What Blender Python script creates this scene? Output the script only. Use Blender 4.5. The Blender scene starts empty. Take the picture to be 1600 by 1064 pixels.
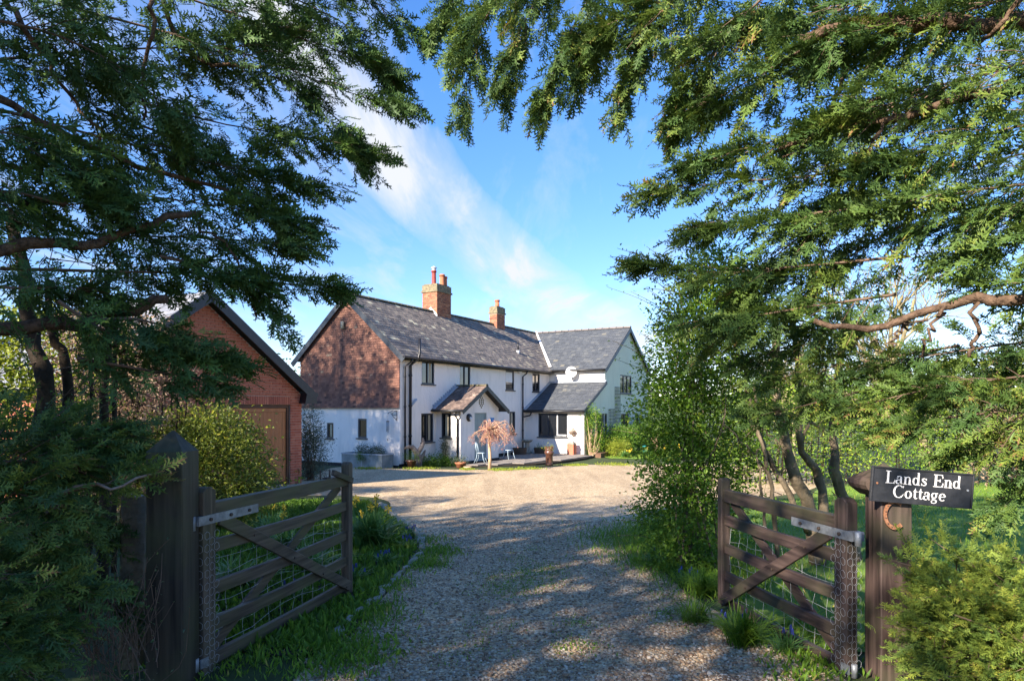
import bpy, bmesh, math, random
import numpy as np
from mathutils import Vector, Matrix

random.seed(7)
rng = np.random.default_rng(11)
S = bpy.context.scene
COL = S.collection
R = math.radians

# ------------------------------------------------------------------ camera
cam = bpy.data.cameras.new('camera')
cam.lens = 24.0; cam.sensor_width = 36.0; cam.shift_y = 0.0675
cam.clip_start = 0.05; cam.clip_end = 3000
camo = bpy.data.objects.new('camera', cam); COL.objects.link(camo)
camo.location = (0, 0, 1.65); camo.rotation_euler = (R(90), 0, 0)
S.camera = camo

# ------------------------------------------------------------------ sky and sun
SUN_TO = Vector((-0.669, -0.770, 0.535)).normalized()
SUN_EL = math.asin(SUN_TO.z)
SUN_AZ = math.atan2(SUN_TO.x, SUN_TO.y)
world = bpy.data.worlds.new('World'); S.world = world; world.use_nodes = True
nt = world.node_tree; nt.nodes.clear()
def N(tree, typ, **kw):
    n = tree.nodes.new(typ)
    for k, v in kw.items():
        if k in n.inputs.keys() if isinstance(k, str) else False: n.inputs[k].default_value = v
        else: setattr(n, k, v)
    return n
def math_n(tree, op, a, b=None, c=None, clamp=False):
    n = tree.nodes.new('ShaderNodeMath'); n.operation = op; n.use_clamp = clamp
    for i, x in enumerate((a, b, c)):
        if x is None: continue
        if isinstance(x, (int, float)): n.inputs[i].default_value = x
        else: tree.links.new(x, n.inputs[i])
    return n.outputs[0]
sky = N(nt, 'ShaderNodeTexSky', sky_type='NISHITA', sun_disc=False)
sky.sun_elevation = SUN_EL; sky.sun_rotation = SUN_AZ
sky.air_density = 0.8; sky.dust_density = 0.0; sky.ozone_density = 1.3; sky.altitude = 80
tc = N(nt, 'ShaderNodeTexCoord')
sep = N(nt, 'ShaderNodeSeparateXYZ'); nt.links.new(tc.outputs['Generated'], sep.inputs[0])
zc = math_n(nt, 'MAXIMUM', sep.outputs[2], 0.03)
cx = math_n(nt, 'DIVIDE', sep.outputs[0], zc); cy = math_n(nt, 'DIVIDE', sep.outputs[1], zc)
comb = N(nt, 'ShaderNodeCombineXYZ'); nt.links.new(cx, comb.inputs[0]); nt.links.new(cy, comb.inputs[1])
# thin cirrus, drawn out along the wind
mp = N(nt, 'ShaderNodeMapping'); nt.links.new(comb.outputs[0], mp.inputs[0])
mp.inputs['Rotation'].default_value = (0, 0, R(14)); mp.inputs['Scale'].default_value = (1.5, 0.32, 1)
nz = N(nt, 'ShaderNodeTexNoise'); nz.inputs['Scale'].default_value = 1.3; nz.inputs['Detail'].default_value = 9
nz.inputs['Roughness'].default_value = 0.62; nz.inputs['Distortion'].default_value = 0.5
nt.links.new(mp.outputs[0], nz.inputs['Vector'])
def ramp_n(tree, fac, stops, interp='LINEAR'):
    r = tree.nodes.new('ShaderNodeValToRGB'); cr = r.color_ramp; cr.interpolation = interp
    while len(cr.elements) < len(stops): cr.elements.new(0.5)
    for e, (p, c) in zip(cr.elements, stops):
        e.position = p; e.color = c if len(c) == 4 else (*c, 1)
    if fac is not None: tree.links.new(fac, r.inputs[0])
    return r
veil = ramp_n(nt, nz.outputs[0], [(0.50, (0, 0, 0)), (0.80, (1, 1, 1))])
# the long cirrus band: x = a + b y + c y^2 on the cloud plane
f1 = math_n(nt, 'MULTIPLY_ADD', cy, 0.02035, 0.0608)
f2 = math_n(nt, 'MULTIPLY_ADD', cy, f1, -0.7726)
nz2 = N(nt, 'ShaderNodeTexNoise'); nz2.inputs['Scale'].default_value = 2.2; nz2.inputs['Detail'].default_value = 8
nt.links.new(mp.outputs[0], nz2.inputs['Vector'])
wob = math_n(nt, 'MULTIPLY_ADD', nz2.outputs[0], 0.30, -0.15)
dx = math_n(nt, 'ADD', math_n(nt, 'SUBTRACT', cx, f2), wob)
wd = math_n(nt, 'MULTIPLY', math_n(nt, 'MAXIMUM', math_n(nt, 'ABSOLUTE', cy), 1.2), 0.085)
q = math_n(nt, 'DIVIDE', math_n(nt, 'ABSOLUTE', dx), wd)
band = math_n(nt, 'SUBTRACT', 1.0, q, clamp=True)
band = math_n(nt, 'POWER', band, 0.6)
tex = ramp_n(nt, nz.outputs[0], [(0.33, (0.12,) * 3), (0.60, (1, 1, 1))])
band = math_n(nt, 'MULTIPLY', band, tex.outputs[0])
front = math_n(nt, 'GREATER_THAN', sep.outputs[1], 0.0)
band = math_n(nt, 'MULTIPLY', band, front)
cl = math_n(nt, 'ADD', math_n(nt, 'MULTIPLY', band, 0.95), math_n(nt, 'MULTIPLY', veil.outputs[0], 0.6), clamp=True)
mixc = N(nt, 'ShaderNodeMix', data_type='RGBA')
nt.links.new(cl, mixc.inputs['Factor'])
hs = N(nt, 'ShaderNodeHueSaturation'); hs.inputs['Saturation'].default_value = 1.28
nt.links.new(sky.outputs[0], hs.inputs['Color'])
tintm = N(nt, 'ShaderNodeMix', data_type='RGBA', blend_type='MULTIPLY'); tintm.inputs['Factor'].default_value = 1
nt.links.new(hs.outputs[0], tintm.inputs['A']); tintm.inputs['B'].default_value = (0.95, 0.86, 0.97, 1)
hz = math_n(nt, 'MULTIPLY_ADD', math_n(nt, 'DIVIDE', sep.outputs[2], 0.42, clamp=True), 0.34, 0.66)
hzm = N(nt, 'ShaderNodeMix', data_type='RGBA', blend_type='MULTIPLY'); hzm.inputs['Factor'].default_value = 1
nt.links.new(tintm.outputs['Result'], hzm.inputs['A']); nt.links.new(hz, hzm.inputs['B'])
nt.links.new(hzm.outputs['Result'], mixc.inputs['A']); mixc.inputs['B'].default_value = (2.5, 2.6, 2.75, 1)
bg = N(nt, 'ShaderNodeBackground'); bg.inputs['Strength'].default_value = 0.102
nt.links.new(mixc.outputs['Result'], bg.inputs[0])
wo = N(nt, 'ShaderNodeOutputWorld'); nt.links.new(bg.outputs[0], wo.inputs[0])

sun = bpy.data.lights.new('sun', 'SUN'); sun.energy = 4.3; sun.angle = R(0.53); sun.color = (1, 0.89, 0.76)
suno = bpy.data.objects.new('sun', sun); COL.objects.link(suno)
suno.rotation_euler = (-SUN_TO).to_track_quat('-Z', 'Y').to_euler()
suno.location = SUN_TO * 60

S.view_settings.view_transform = 'Standard'; S.view_settings.look = 'None'
S.view_settings.exposure = 1.85; S.view_settings.gamma = 1.0; S.view_settings.use_curve_mapping = False
S.cycles.use_denoising = True
S.cycles.max_bounces = 6; S.cycles.diffuse_bounces = 4; S.cycles.glossy_bounces = 3
S.cycles.transmission_bounces = 4; S.cycles.transparent_max_bounces = 6
S.cycles.caustics_reflective = False; S.cycles.caustics_refractive = False

# ------------------------------------------------------------------ helpers
def gz(x, y):
    return -0.031 * (min(max(y, -30.0), 30.2) - 5.0)
F = 1067.0
def P(px, py, Y):
    """a place in the garden seen at that bearing, Y metres ahead"""
    return Vector(((px - 800) / F * Y, Y, 1.65 + (640 - py) / F * Y))

def tag(o, label=None, cat=None, group=None, kind=None):
    if label: o['label'] = label
    if cat: o['category'] = cat
    if group: o['group'] = group
    if kind: o['kind'] = kind
    return o
def empty(name, loc=(0, 0, 0), rz=0.0, label=None, cat=None, group=None):
    o = bpy.data.objects.new(name, None); COL.objects.link(o)
    o.empty_display_size = 0.2; o.location = loc; o.rotation_euler = (0, 0, rz)
    return tag(o, label, cat, group)
def link(name, me, parent=None):
    o = bpy.data.objects.new(name, me); COL.objects.link(o)
    if parent is not None: o.parent = parent
    return o

class MB:
    """collects boxes, tubes and polygons; build() links them as one mesh"""
    def __init__(s): s.v = []; s.f = []; s.sm = []
    def add(s, vs, fs, smooth=False):
        b = len(s.v); s.v += [tuple(p) for p in vs]
        for f in fs: s.f.append(tuple(i + b for i in f)); s.sm.append(smooth)
        return s
    def box(s, x0, x1, y0, y1, z0, z1, M=None):
        vs = [Vector((x, y, z)) for z in (z0, z1) for y in (y0, y1) for x in (x0, x1)]
        if M is not None: vs = [M @ p for p in vs]
        return s.add(vs, [(0, 2, 3, 1), (4, 5, 7, 6), (0, 1, 5, 4), (2, 6, 7, 3), (0, 4, 6, 2), (1, 3, 7, 5)])
    def bar(s, a, b, w, h, up=(0, 0, 1), roll=0):
        a = Vector(a); b = Vector(b); d = b - a; L = d.length; d.normalize()
        up = Vector(up)
        if abs(d.dot(up)) > 0.98: up = Vector((0, 1, 0))
        sx = d.cross(up).normalized(); sz = sx.cross(d)
        vs = []
        for t in (0, L):
            for i, j in ((-1, -1), (1, -1), (1, 1), (-1, 1)):
                vs.append(a + d * t + sx * (i * w / 2) + sz * (j * h / 2))
        return s.add(vs, [(0, 3, 2, 1), (4, 5, 6, 7), (0, 1, 5, 4), (1, 2, 6, 5), (2, 3, 7, 6), (3, 0, 4, 7)])
    def poly(s, pts): return s.add(pts, [tuple(range(len(pts)))])
    def prism(s, pts, dvec):
        n = len(pts); d = Vector(dvec)
        vs = [Vector(p) for p in pts] + [Vector(p) + d for p in pts]
        fs = [tuple(range(n))[::-1], tuple(range(n, 2 * n))]
        fs += [(i, (i + 1) % n, n + (i + 1) % n, n + i) for i in range(n)]
        return s.add(vs, fs)
    def tube(s, pts, rad, n=8, caps=True, smooth=True):
        pts = [Vector(p) for p in pts]; m = len(pts)
        if not hasattr(rad, '__len__'): rad = [rad] * m
        vs = []; prev = None
        for i, p in enumerate(pts):
            d = (pts[min(i + 1, m - 1)] - pts[max(i - 1, 0)])
            if d.length < 1e-7: d = Vector((0, 0, 1))
            d.normalize()
            if prev is None:
                up = Vector((0, 0, 1)) if abs(d.z) < 0.9 else Vector((1, 0, 0))
                a = d.cross(up).normalized()
            else:
                a = (prev - d * prev.dot(d))
                a = a.normalized() if a.length > 1e-6 else d.orthogonal().normalized()
            prev = a; b = d.cross(a)
            for k in range(n):
                t = 2 * math.pi * k / n
                vs.append(p + (a * math.cos(t) + b * math.sin(t)) * rad[i])
        fs = []
        for i in range(m - 1):
            for k in range(n):
                k2 = (k + 1) % n
                fs.append((i * n + k, i * n + k2, (i + 1) * n + k2, (i + 1) * n + k))
        s.add(vs, fs, smooth)
        if caps:
            b0 = len(s.v) - m * n
            s.f.append(tuple(b0 + k for k in range(n))[::-1]); s.sm.append(False)
            s.f.append(tuple(b0 + (m - 1) * n + k for k in range(n))); s.sm.append(False)
        return s
    def lathe(s, prof, n=20, c=(0, 0, 0), smooth=True):
        vs = []; c = Vector(c)
        for r, z in prof:
            for k in range(n):
                t = 2 * math.pi * k / n; vs.append(c + Vector((r * math.cos(t), r * math.sin(t), z)))
        m = len(prof)
        fs = [(i * n + k, i * n + (k + 1) % n, (i + 1) * n + (k + 1) % n, (i + 1) * n + k) for i in range(m - 1) for k in range(n)]
        return s.add(vs, fs, smooth)
    def mesh(s, name):
        me = bpy.data.meshes.new(name); me.from_pydata(s.v, [], s.f)
        me.polygons.foreach_set('use_smooth', s.sm); me.update(); return me
    def build(s, name, mat, parent=None, bevel=0):
        me = s.mesh(name)
        if bevel:
            bm = bmesh.new(); bm.from_mesh(me)
            bmesh.ops.bevel(bm, geom=list(bm.edges), offset=bevel, segments=1, affect='EDGES', clamp_overlap=True)
            bm.to_mesh(me); bm.free()
        me.materials.append(mat)
        return link(name, me, parent)

def np_mesh(name, V, Fc, mat, parent=None, tint=None, smooth=False):
    """one mesh from numpy vertices (n,3), faces (m,k) and an optional tint per vertex"""
    me = bpy.data.meshes.new(name)
    V = np.ascontiguousarray(V, np.float32); Fc = np.ascontiguousarray(Fc, np.int32)
    m, k = Fc.shape
    me.vertices.add(len(V)); me.vertices.foreach_set('co', V.ravel())
    me.loops.add(m * k); me.loops.foreach_set('vertex_index', Fc.ravel())
    me.polygons.add(m)
    me.polygons.foreach_set('loop_start', np.arange(0, m * k, k, dtype=np.int32))
    try: me.polygons.foreach_set('loop_total', np.full(m, k, np.int32))
    except Exception: pass
    me.polygons.foreach_set('use_smooth', np.full(m, smooth, bool))
    if tint is not None:
        a = me.attributes.new('tint', 'FLOAT', 'POINT'); a.data.foreach_set('value', np.ascontiguousarray(tint, np.float32))
    me.update(calc_edges=True); me.validate()
    me.materials.append(mat)
    return link(name, me, parent)
def place(TV, TF, Rm, Tm, tint=None, tint_t=None):
    """copies of a template: TV (n,3), TF (m,k), Rm (c,3,3) with columns the axes, Tm (c,3)"""
    c = len(Tm); n = len(TV)
    V = np.einsum('cij,nj->cni', Rm, TV) + Tm[:, None, :]
    Fc = (TF[None] + (np.arange(c) * n)[:, None, None]).reshape(-1, TF.shape[1])
    t = None
    if tint is not None:
        t = np.repeat(np.asarray(tint)[:, None], n, 1)
        if tint_t is not None: t = t + tint_t[None]
        t = t.ravel()
    return V.reshape(-1, 3), Fc, t
class Acc:
    def __init__(s): s.V = []; s.F = []; s.T = []; s.n = 0
    def add(s, V, Fc, t):
        s.V.append(V); s.F.append(Fc + s.n); s.T.append(t); s.n += len(V)
    def build(s, name, mat, parent=None, smooth=False):
        return np_mesh(name, np.concatenate(s.V), np.concatenate(s.F), mat, parent, np.concatenate(s.T), smooth)
def nrm(a): return a / np.maximum(np.linalg.norm(a, axis=-1, keepdims=True), 1e-9)
def frames(d, up, scale):
    """axes with x along d and z near up"""
    x = nrm(d); y = nrm(np.cross(up, x)); z = np.cross(x, y)
    return np.stack([x, y, z], -1) * np.asarray(scale)[:, None, None]

# ------------------------------------------------------------------ materials
def newmat(name):
    m = bpy.data.materials.new(name); m.use_nodes = True
    t = m.node_tree; b = t.nodes['Principled BSDF']; return m, t, b
def noise_col(name, c0, c1, scale=6, rough=0.8, bump=0.0, bscale=40, detail=6, coords='Object', spec=0.3, metallic=0, stretch=None, p0=0.35, p1=0.65, bdist=0.02):
    m, t, b = newmat(name)
    co = t.nodes.new('ShaderNodeTexCoord').outputs[coords]
    if stretch:
        mpn = t.nodes.new('ShaderNodeMapping'); mpn.inputs['Scale'].default_value = stretch
        t.links.new(co, mpn.inputs[0]); co = mpn.outputs[0]
    n = t.nodes.new('ShaderNodeTexNoise'); n.inputs['Scale'].default_value = scale; n.inputs['Detail'].default_value = detail
    n.inputs['Roughness'].default_value = 0.6
    t.links.new(co, n.inputs['Vector'])
    r = ramp_n(t, n.outputs[0], [(p0, c0), (p1, c1)])
    t.links.new(r.outputs[0], b.inputs['Base Color'])
    b.inputs['Roughness'].default_value = rough; b.inputs['Specular IOR Level'].default_value = spec
    b.inputs['Metallic'].default_value = metallic
    if bump:
        n2 = t.nodes.new('ShaderNodeTexNoise'); n2.inputs['Scale'].default_value = bscale; n2.inputs['Detail'].default_value = 5
        t.links.new(co, n2.inputs['Vector'])
        bp = t.nodes.new('ShaderNodeBump'); bp.inputs['Strength'].default_value = bump; bp.inputs['Distance'].default_value = bdist
        t.links.new(n2.outputs[0], bp.inputs['Height']); t.links.new(bp.outputs[0], b.inputs['Normal'])
    return m
def tinted(name, stops, rough=0.8, spec=0.25, bump=0, bscale=30, mottle=0.15, mscale=8, trans=0.0, tcol=None, interp='LINEAR'):
    """colour by the tint of each piece, mottled"""
    m, t, b = newmat(name)
    at = t.nodes.new('ShaderNodeAttribute'); at.attribute_name = 'tint'
    fac = at.outputs['Fac']
    if mottle:
        n = t.nodes.new('ShaderNodeTexNoise'); n.inputs['Scale'].default_value = mscale; n.inputs['Detail'].default_value = 5
        t.links.new(t.nodes.new('ShaderNodeTexCoord').outputs['Object'], n.inputs['Vector'])
        fac = math_n(t, 'ADD', fac, math_n(t, 'MULTIPLY_ADD', n.outputs[0], mottle * 2, -mottle), clamp=True)
    r = ramp_n(t, fac, stops, interp)
    t.links.new(r.outputs[0], b.inputs['Base Color'])
    b.inputs['Roughness'].default_value = rough; b.inputs['Specular IOR Level'].default_value = spec
    if bump:
        n2 = t.nodes.new('ShaderNodeTexNoise'); n2.inputs['Scale'].default_value = bscale
        t.links.new(t.nodes.new('ShaderNodeTexCoord').outputs['Object'], n2.inputs['Vector'])
        bp = t.nodes.new('ShaderNodeBump'); bp.inputs['Strength'].default_value = bump; bp.inputs['Distance'].default_value = 0.01
        t.links.new(n2.outputs[0], bp.inputs['Height']); t.links.new(bp.outputs[0], b.inputs['Normal'])
    if trans:
        tr = t.nodes.new('ShaderNodeBsdfTranslucent')
        mx = t.nodes.new('ShaderNodeMixShader'); mx.inputs[0].default_value = trans
        hsv = t.nodes.new('ShaderNodeHueSaturation'); hsv.inputs['Hue'].default_value = 0.485; hsv.inputs['Value'].default_value = 1.7
        t.links.new(r.outputs[0], hsv.inputs['Color']); t.links.new(hsv.outputs[0], tr.inputs[0])
        t.links.new(b.outputs[0], mx.inputs[1]); t.links.new(tr.outputs[0], mx.inputs[2])
        t.links.new(mx.outputs[0], t.nodes['Material Output'].inputs['Surface'])
    return m
M = {}
def render_wall(name, c0, c1, stain):
    m, t, b = newmat(name)
    co = t.nodes.new('ShaderNodeTexCoord').outputs['Object']
    n = t.nodes.new('ShaderNodeTexNoise'); n.inputs['Scale'].default_value = 1.3; n.inputs['Detail'].default_value = 8
    t.links.new(co, n.inputs['Vector'])
    r = ramp_n(t, n.outputs[0], [(0.3, c0), (0.7, c1)])
    mpn = t.nodes.new('ShaderNodeMapping'); mpn.inputs['Scale'].default_value = (2.2, 2.2, 0.5); t.links.new(co, mpn.inputs[0])
    n3 = t.nodes.new('ShaderNodeTexNoise'); n3.inputs['Scale'].default_value = 1.6; n3.inputs['Detail'].default_value = 6
    t.links.new(mpn.outputs[0], n3.inputs['Vector'])
    fr = ramp_n(t, n3.outputs[0], [(0.50, (0, 0, 0)), (0.80, (0.42,) * 3)])
    mx = t.nodes.new('ShaderNodeMix'); mx.data_type = 'RGBA'
    t.links.new(fr.outputs[0], mx.inputs['Factor']); t.links.new(r.outputs[0], mx.inputs['A']); mx.inputs['B'].default_value = (*stain, 1)
    t.links.new(mx.outputs['Result'], b.inputs['Base Color'])
    b.inputs['Roughness'].default_value = 0.9; b.inputs['Specular IOR Level'].default_value = 0.15
    n2 = t.nodes.new('ShaderNodeTexNoise'); n2.inputs['Scale'].default_value = 9; n2.inputs['Detail'].default_value = 9
    t.links.new(co, n2.inputs['Vector'])
    bp = t.nodes.new('ShaderNodeBump'); bp.inputs['Strength'].default_value = 0.5; bp.inputs['Distance'].default_value = 0.03
    t.links.new(n2.outputs[0], bp.inputs['Height']); t.links.new(bp.outputs[0], b.inputs['Normal'])
    return m
M['render'] = render_wall('white_render', (0.86, 0.785, 0.70), (0.90, 0.835, 0.755), (0.52, 0.50, 0.46))
M['sage'] = render_wall('sage_render', (0.76, 0.73, 0.56), (0.80, 0.78, 0.61), (0.60, 0.57, 0.45))
M['plinth'] = noise_col('plinth_paint', (0.015, 0.015, 0.016), (0.03, 0.03, 0.032), 5)
M['frame'] = noise_col('anthracite_frame', (0.028, 0.034, 0.042), (0.036, 0.044, 0.055), 9, rough=0.45, spec=0.5)
M['pipe'] = noise_col('black_gutter', (0.012, 0.012, 0.014), (0.022, 0.022, 0.025), 7, rough=0.4, spec=0.5)
M['slate_base'] = noise_col('slate_underlay', (0.03, 0.03, 0.032), (0.05, 0.05, 0.05), 4)
M['slate_old'] = tinted('old_slates', [(0.0, (0.081, 0.074, 0.068)), (0.35, (0.152, 0.131, 0.114)), (0.62, (0.233, 0.196, 0.163)), (0.82, (0.340, 0.298, 0.211)), (1.0, (0.536, 0.490, 0.347))], 0.75, 0.35, 0.3, 18, 0.26, 5)
M['slate_new'] = tinted('blue_slates', [(0.0, (0.046, 0.052, 0.061)), (0.5, (0.074, 0.082, 0.093)), (0.85, (0.112, 0.117, 0.117)), (1.0, (0.158, 0.149, 0.121))], 0.7, 0.4, 0.3, 18, 0.25, 3.5)
M['slate_porch'] = tinted('porch_tiles', [(0.0, (0.075, 0.057, 0.051)), (0.5, (0.180, 0.132, 0.111)), (0.8, (0.300, 0.225, 0.180)), (1.0, (0.540, 0.450, 0.345))], 0.85, 0.2, 0.6, 26, 0.35, 9)
M['tile'] = tinted('clay_hung_tiles', [(0.0, (0.075, 0.046, 0.040)), (0.3, (0.17, 0.085, 0.064)), (0.62, (0.25, 0.122, 0.085)), (0.85, (0.32, 0.165, 0.11)), (1.0, (0.28, 0.20, 0.14))], 0.85, 0.2, 0.3, 25, 0.12, 6)
M['brick'] = tinted('red_bricks', [(0.0, (0.30, 0.092, 0.060)), (0.5, (0.42, 0.135, 0.082)), (0.85, (0.48, 0.18, 0.11)), (1.0, (0.40, 0.19, 0.14))], 0.85, 0.2, 0.4, 60, 0.12, 14)
M['brick_plain'] = noise_col('red_brick_single', (0.40, 0.125, 0.072), (0.54, 0.19, 0.11), 3.1, rough=0.85, bump=0.4, bscale=60, spec=0.2, coords='Generated')
nb = M['brick_plain'].node_tree
_oi = nb.nodes.new('ShaderNodeObjectInfo'); _ns = [n for n in nb.nodes if n.type == 'TEX_NOISE'][0]; _ns.noise_dimensions = '4D'
nb.links.new(math_n(nb, 'MULTIPLY', _oi.outputs['Random'], 30.0), _ns.inputs['W'])
M['mortar'] = noise_col('mortar', (0.42, 0.32, 0.25), (0.52, 0.42, 0.33), 12, rough=0.95, bump=0.3, bscale=80)
M['chim_brick'] = tinted('chimney_bricks', [(0.0, (0.138, 0.063, 0.046)), (0.5, (0.299, 0.121, 0.071)), (0.85, (0.391, 0.184, 0.103)), (1.0, (0.345, 0.253, 0.161))], 0.9, 0.15, 0.4, 50, 0.2, 9)
M['lichen'] = noise_col('lichened_cap', (0.12, 0.10, 0.07), (0.26, 0.22, 0.13), 9, rough=0.95, bump=0.5, bscale=40)
M['pot'] = noise_col('terracotta_pot', (0.36, 0.13, 0.07), (0.46, 0.18, 0.09), 8, rough=0.8)
M['pot_red'] = noise_col('dark_red_pot', (0.24, 0.045, 0.04), (0.30, 0.06, 0.05), 8, rough=0.6)
M['lead'] = noise_col('lead_flashing', (0.30, 0.33, 0.37), (0.42, 0.45, 0.49), 7, rough=0.55, spec=0.5)
M['white_met'] = noise_col('white_paint', (0.72, 0.72, 0.70), (0.80, 0.80, 0.79), 6, rough=0.5)
M['oak'] = noise_col('oiled_timber_boards', (0.34, 0.125, 0.042), (0.46, 0.185, 0.066), 3, rough=0.55, stretch=(14, 14, 0.8), bump=0.15, bscale=30, spec=0.4)
M['oak_frame'] = noise_col('brown_door_frame', (0.085, 0.042, 0.024), (0.12, 0.062, 0.036), 4, rough=0.6)
M['door'] = noise_col('sage_door_paint', (0.24, 0.30, 0.29), (0.28, 0.345, 0.335), 3, rough=0.55, stretch=(10, 10, 1))
def glass_mat(name, c):
    m, t, b = newmat(name)
    b.inputs['Base Color'].default_value = (*c, 1); b.inputs['Roughness'].default_value = 0.03
    b.inputs['Specular IOR Level'].default_value = 0.9; b.inputs['IOR'].default_value = 1.52
    n = t.nodes.new('ShaderNodeTexNoise'); n.inputs['Scale'].default_value = 1.7
    t.links.new(t.nodes.new('ShaderNodeTexCoord').outputs['Object'], n.inputs['Vector'])
    bp = t.nodes.new('ShaderNodeBump'); bp.inputs['Strength'].default_value = 0.08; bp.inputs['Distance'].default_value = 0.02
    t.links.new(n.outputs[0], bp.inputs['Height']); t.links.new(bp.outputs[0], b.inputs['Normal'])
    return m
M['glass'] = glass_mat('window_glass', (0.012, 0.013, 0.014))
M['curtain'] = noise_col('cream_curtain', (0.34, 0.30, 0.20), (0.46, 0.41, 0.30), 4, stretch=(25, 25, 1))
def wood(name, c0, c1, green=None, bump=0.5):
    m, t, b = newmat(name)
    co = t.nodes.new('ShaderNodeTexCoord').outputs['Object']
    mpn = t.nodes.new('ShaderNodeMapping'); mpn.inputs['Scale'].default_value = (26, 26, 26); t.links.new(co, mpn.inputs[0])
    # grain drawn out along the piece (x axis of every board, z of every post)
    n = t.nodes.new('ShaderNodeTexNoise'); n.inputs['Scale'].default_value = 1.0; n.inputs['Detail'].default_value = 9; n.inputs['Distortion'].default_value = 0.4
    t.links.new(mpn.outputs[0], n.inputs['Vector'])
    r = ramp_n(t, n.outputs[0], [(0.36, c0), (0.64, c1)])
    out = r.outputs[0]
    if green:
        n3 = t.nodes.new('ShaderNodeTexNoise'); n3.inputs['Scale'].default_value = 2.6; n3.inputs['Detail'].default_value = 7
        t.links.new(co, n3.inputs['Vector'])
        fr = ramp_n(t, n3.outputs[0], [(0.44, (0, 0, 0)), (0.68, (0.85,) * 3)])
        mx = t.nodes.new('ShaderNodeMix'); mx.data_type = 'RGBA'
        t.links.new(fr.outputs[0], mx.inputs['Factor']); t.links.new(out, mx.inputs['A']); mx.inputs['B'].default_value = (*green, 1)
        out = mx.outputs['Result']
    t.links.new(out, b.inputs['Base Color'])
    b.inputs['Roughness'].default_value = 0.62; b.inputs['Specular IOR Level'].default_value = 0.35
    bp = t.nodes.new('ShaderNodeBump'); bp.inputs['Strength'].default_value = bump; bp.inputs['Distance'].default_value = 0.004
    t.links.new(n.outputs[0], bp.inputs['Height']); t.links.new(bp.outputs[0], b.inputs['Normal'])
    m['grain'] = mpn.name
    return m
def grain(m, axis):
    """the same wood with its grain along another axis"""
    k = m.copy(); s = [26, 26, 26]; s[axis] = 1.6
    k.node_tree.nodes[m['grain']].inputs['Scale'].default_value = s
    return k
_gw = wood('gate_timber', (0.040, 0.030, 0.022), (0.145, 0.108, 0.076), (0.085, 0.085, 0.036))
M['gate_x'] = grain(_gw, 0); M['gate_z'] = grain(_gw, 2)
_pw = wood('stained_gate_timber', (0.026, 0.016, 0.014), (0.105, 0.070, 0.058), (0.06, 0.058, 0.03))
M['rgate_x'] = grain(_pw, 0); M['rgate_z'] = grain(_pw, 2)
M['post_z'] = grain(wood('old_post_timber', (0.016, 0.013, 0.010), (0.058, 0.047, 0.033), (0.050, 0.055, 0.020), 0.8), 2)
M['galv'] = noise_col('galvanised_steel', (0.16, 0.17, 0.18), (0.32, 0.34, 0.35), 14, rough=0.5, spec=0.5, metallic=0.3, bump=0.2, bscale=60)
M['wire'] = noise_col('galvanised_wire', (0.30, 0.31, 0.31), (0.42, 0.43, 0.43), 14, rough=0.55, metallic=0.2)
M['bolt'] = noise_col('rusty_bolt', (0.05, 0.035, 0.025), (0.10, 0.07, 0.05), 20, rough=0.7)
M['sign'] = noise_col('black_sign_paint', (0.014, 0.015, 0.018), (0.030, 0.031, 0.034), 10, rough=0.45, spec=0.4, bump=0.12, bscale=50)
M['letter'] = noise_col('white_lettering', (0.66, 0.64, 0.60), (0.80, 0.78, 0.74), 18, rough=0.6)
M['rust'] = noise_col('rusty_horseshoe', (0.20, 0.085, 0.04), (0.33, 0.16, 0.085), 16, rough=0.7, bump=0.4, bscale=80)
M['bark'] = noise_col('cypress_bark', (0.060, 0.038, 0.025), (0.16, 0.105, 0.07), 5, rough=0.9, bump=0.9, bscale=14, stretch=(5, 5, 5), spec=0.15)
M['bark_grey'] = noise_col('grey_brown_bark', (0.10, 0.080, 0.055), (0.26, 0.205, 0.14), 5, rough=0.95, bump=0.9, bscale=30, spec=0.1)
M['bark_dark'] = noise_col('dark_bark', (0.02, 0.016, 0.012), (0.06, 0.047, 0.034), 5, rough=0.95, bump=0.9, bscale=22, spec=0.1)
M['bark_lich'] = noise_col('lichen_bark', (0.17, 0.14, 0.085), (0.36, 0.31, 0.17), 5, rough=0.95, bump=0.6, bscale=12, spec=0.1)
M['twig'] = noise_col('brown_twig', (0.085, 0.055, 0.038), (0.17, 0.115, 0.08), 5, rough=0.9)
M['twig_tan'] = noise_col('tan_twig', (0.36, 0.23, 0.14), (0.50, 0.36, 0.24), 5, rough=0.9)
GREEN = [(0.0, (0.012, 0.026, 0.011)), (0.35, (0.022, 0.048, 0.017)), (0.65, (0.040, 0.078, 0.022)), (0.88, (0.080, 0.120, 0.026)), (1.0, (0.115, 0.080, 0.040))]
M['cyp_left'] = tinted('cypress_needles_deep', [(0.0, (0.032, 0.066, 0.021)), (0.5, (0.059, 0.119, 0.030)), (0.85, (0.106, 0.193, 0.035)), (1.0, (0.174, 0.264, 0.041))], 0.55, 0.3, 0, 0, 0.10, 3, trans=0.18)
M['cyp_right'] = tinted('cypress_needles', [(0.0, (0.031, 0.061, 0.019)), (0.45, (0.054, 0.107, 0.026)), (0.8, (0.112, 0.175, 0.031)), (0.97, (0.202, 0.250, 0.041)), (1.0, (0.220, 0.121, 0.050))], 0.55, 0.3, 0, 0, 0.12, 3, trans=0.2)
M['cyp_gold'] = tinted('golden_cypress_needles', [(0.0, (0.050, 0.088, 0.024)), (0.4, (0.109, 0.173, 0.033)), (0.8, (0.232, 0.292, 0.046)), (0.97, (0.372, 0.381, 0.061)), (1.0, (0.279, 0.177, 0.074))], 0.55, 0.3, 0, 0, 0.12, 4, trans=0.2)
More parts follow.
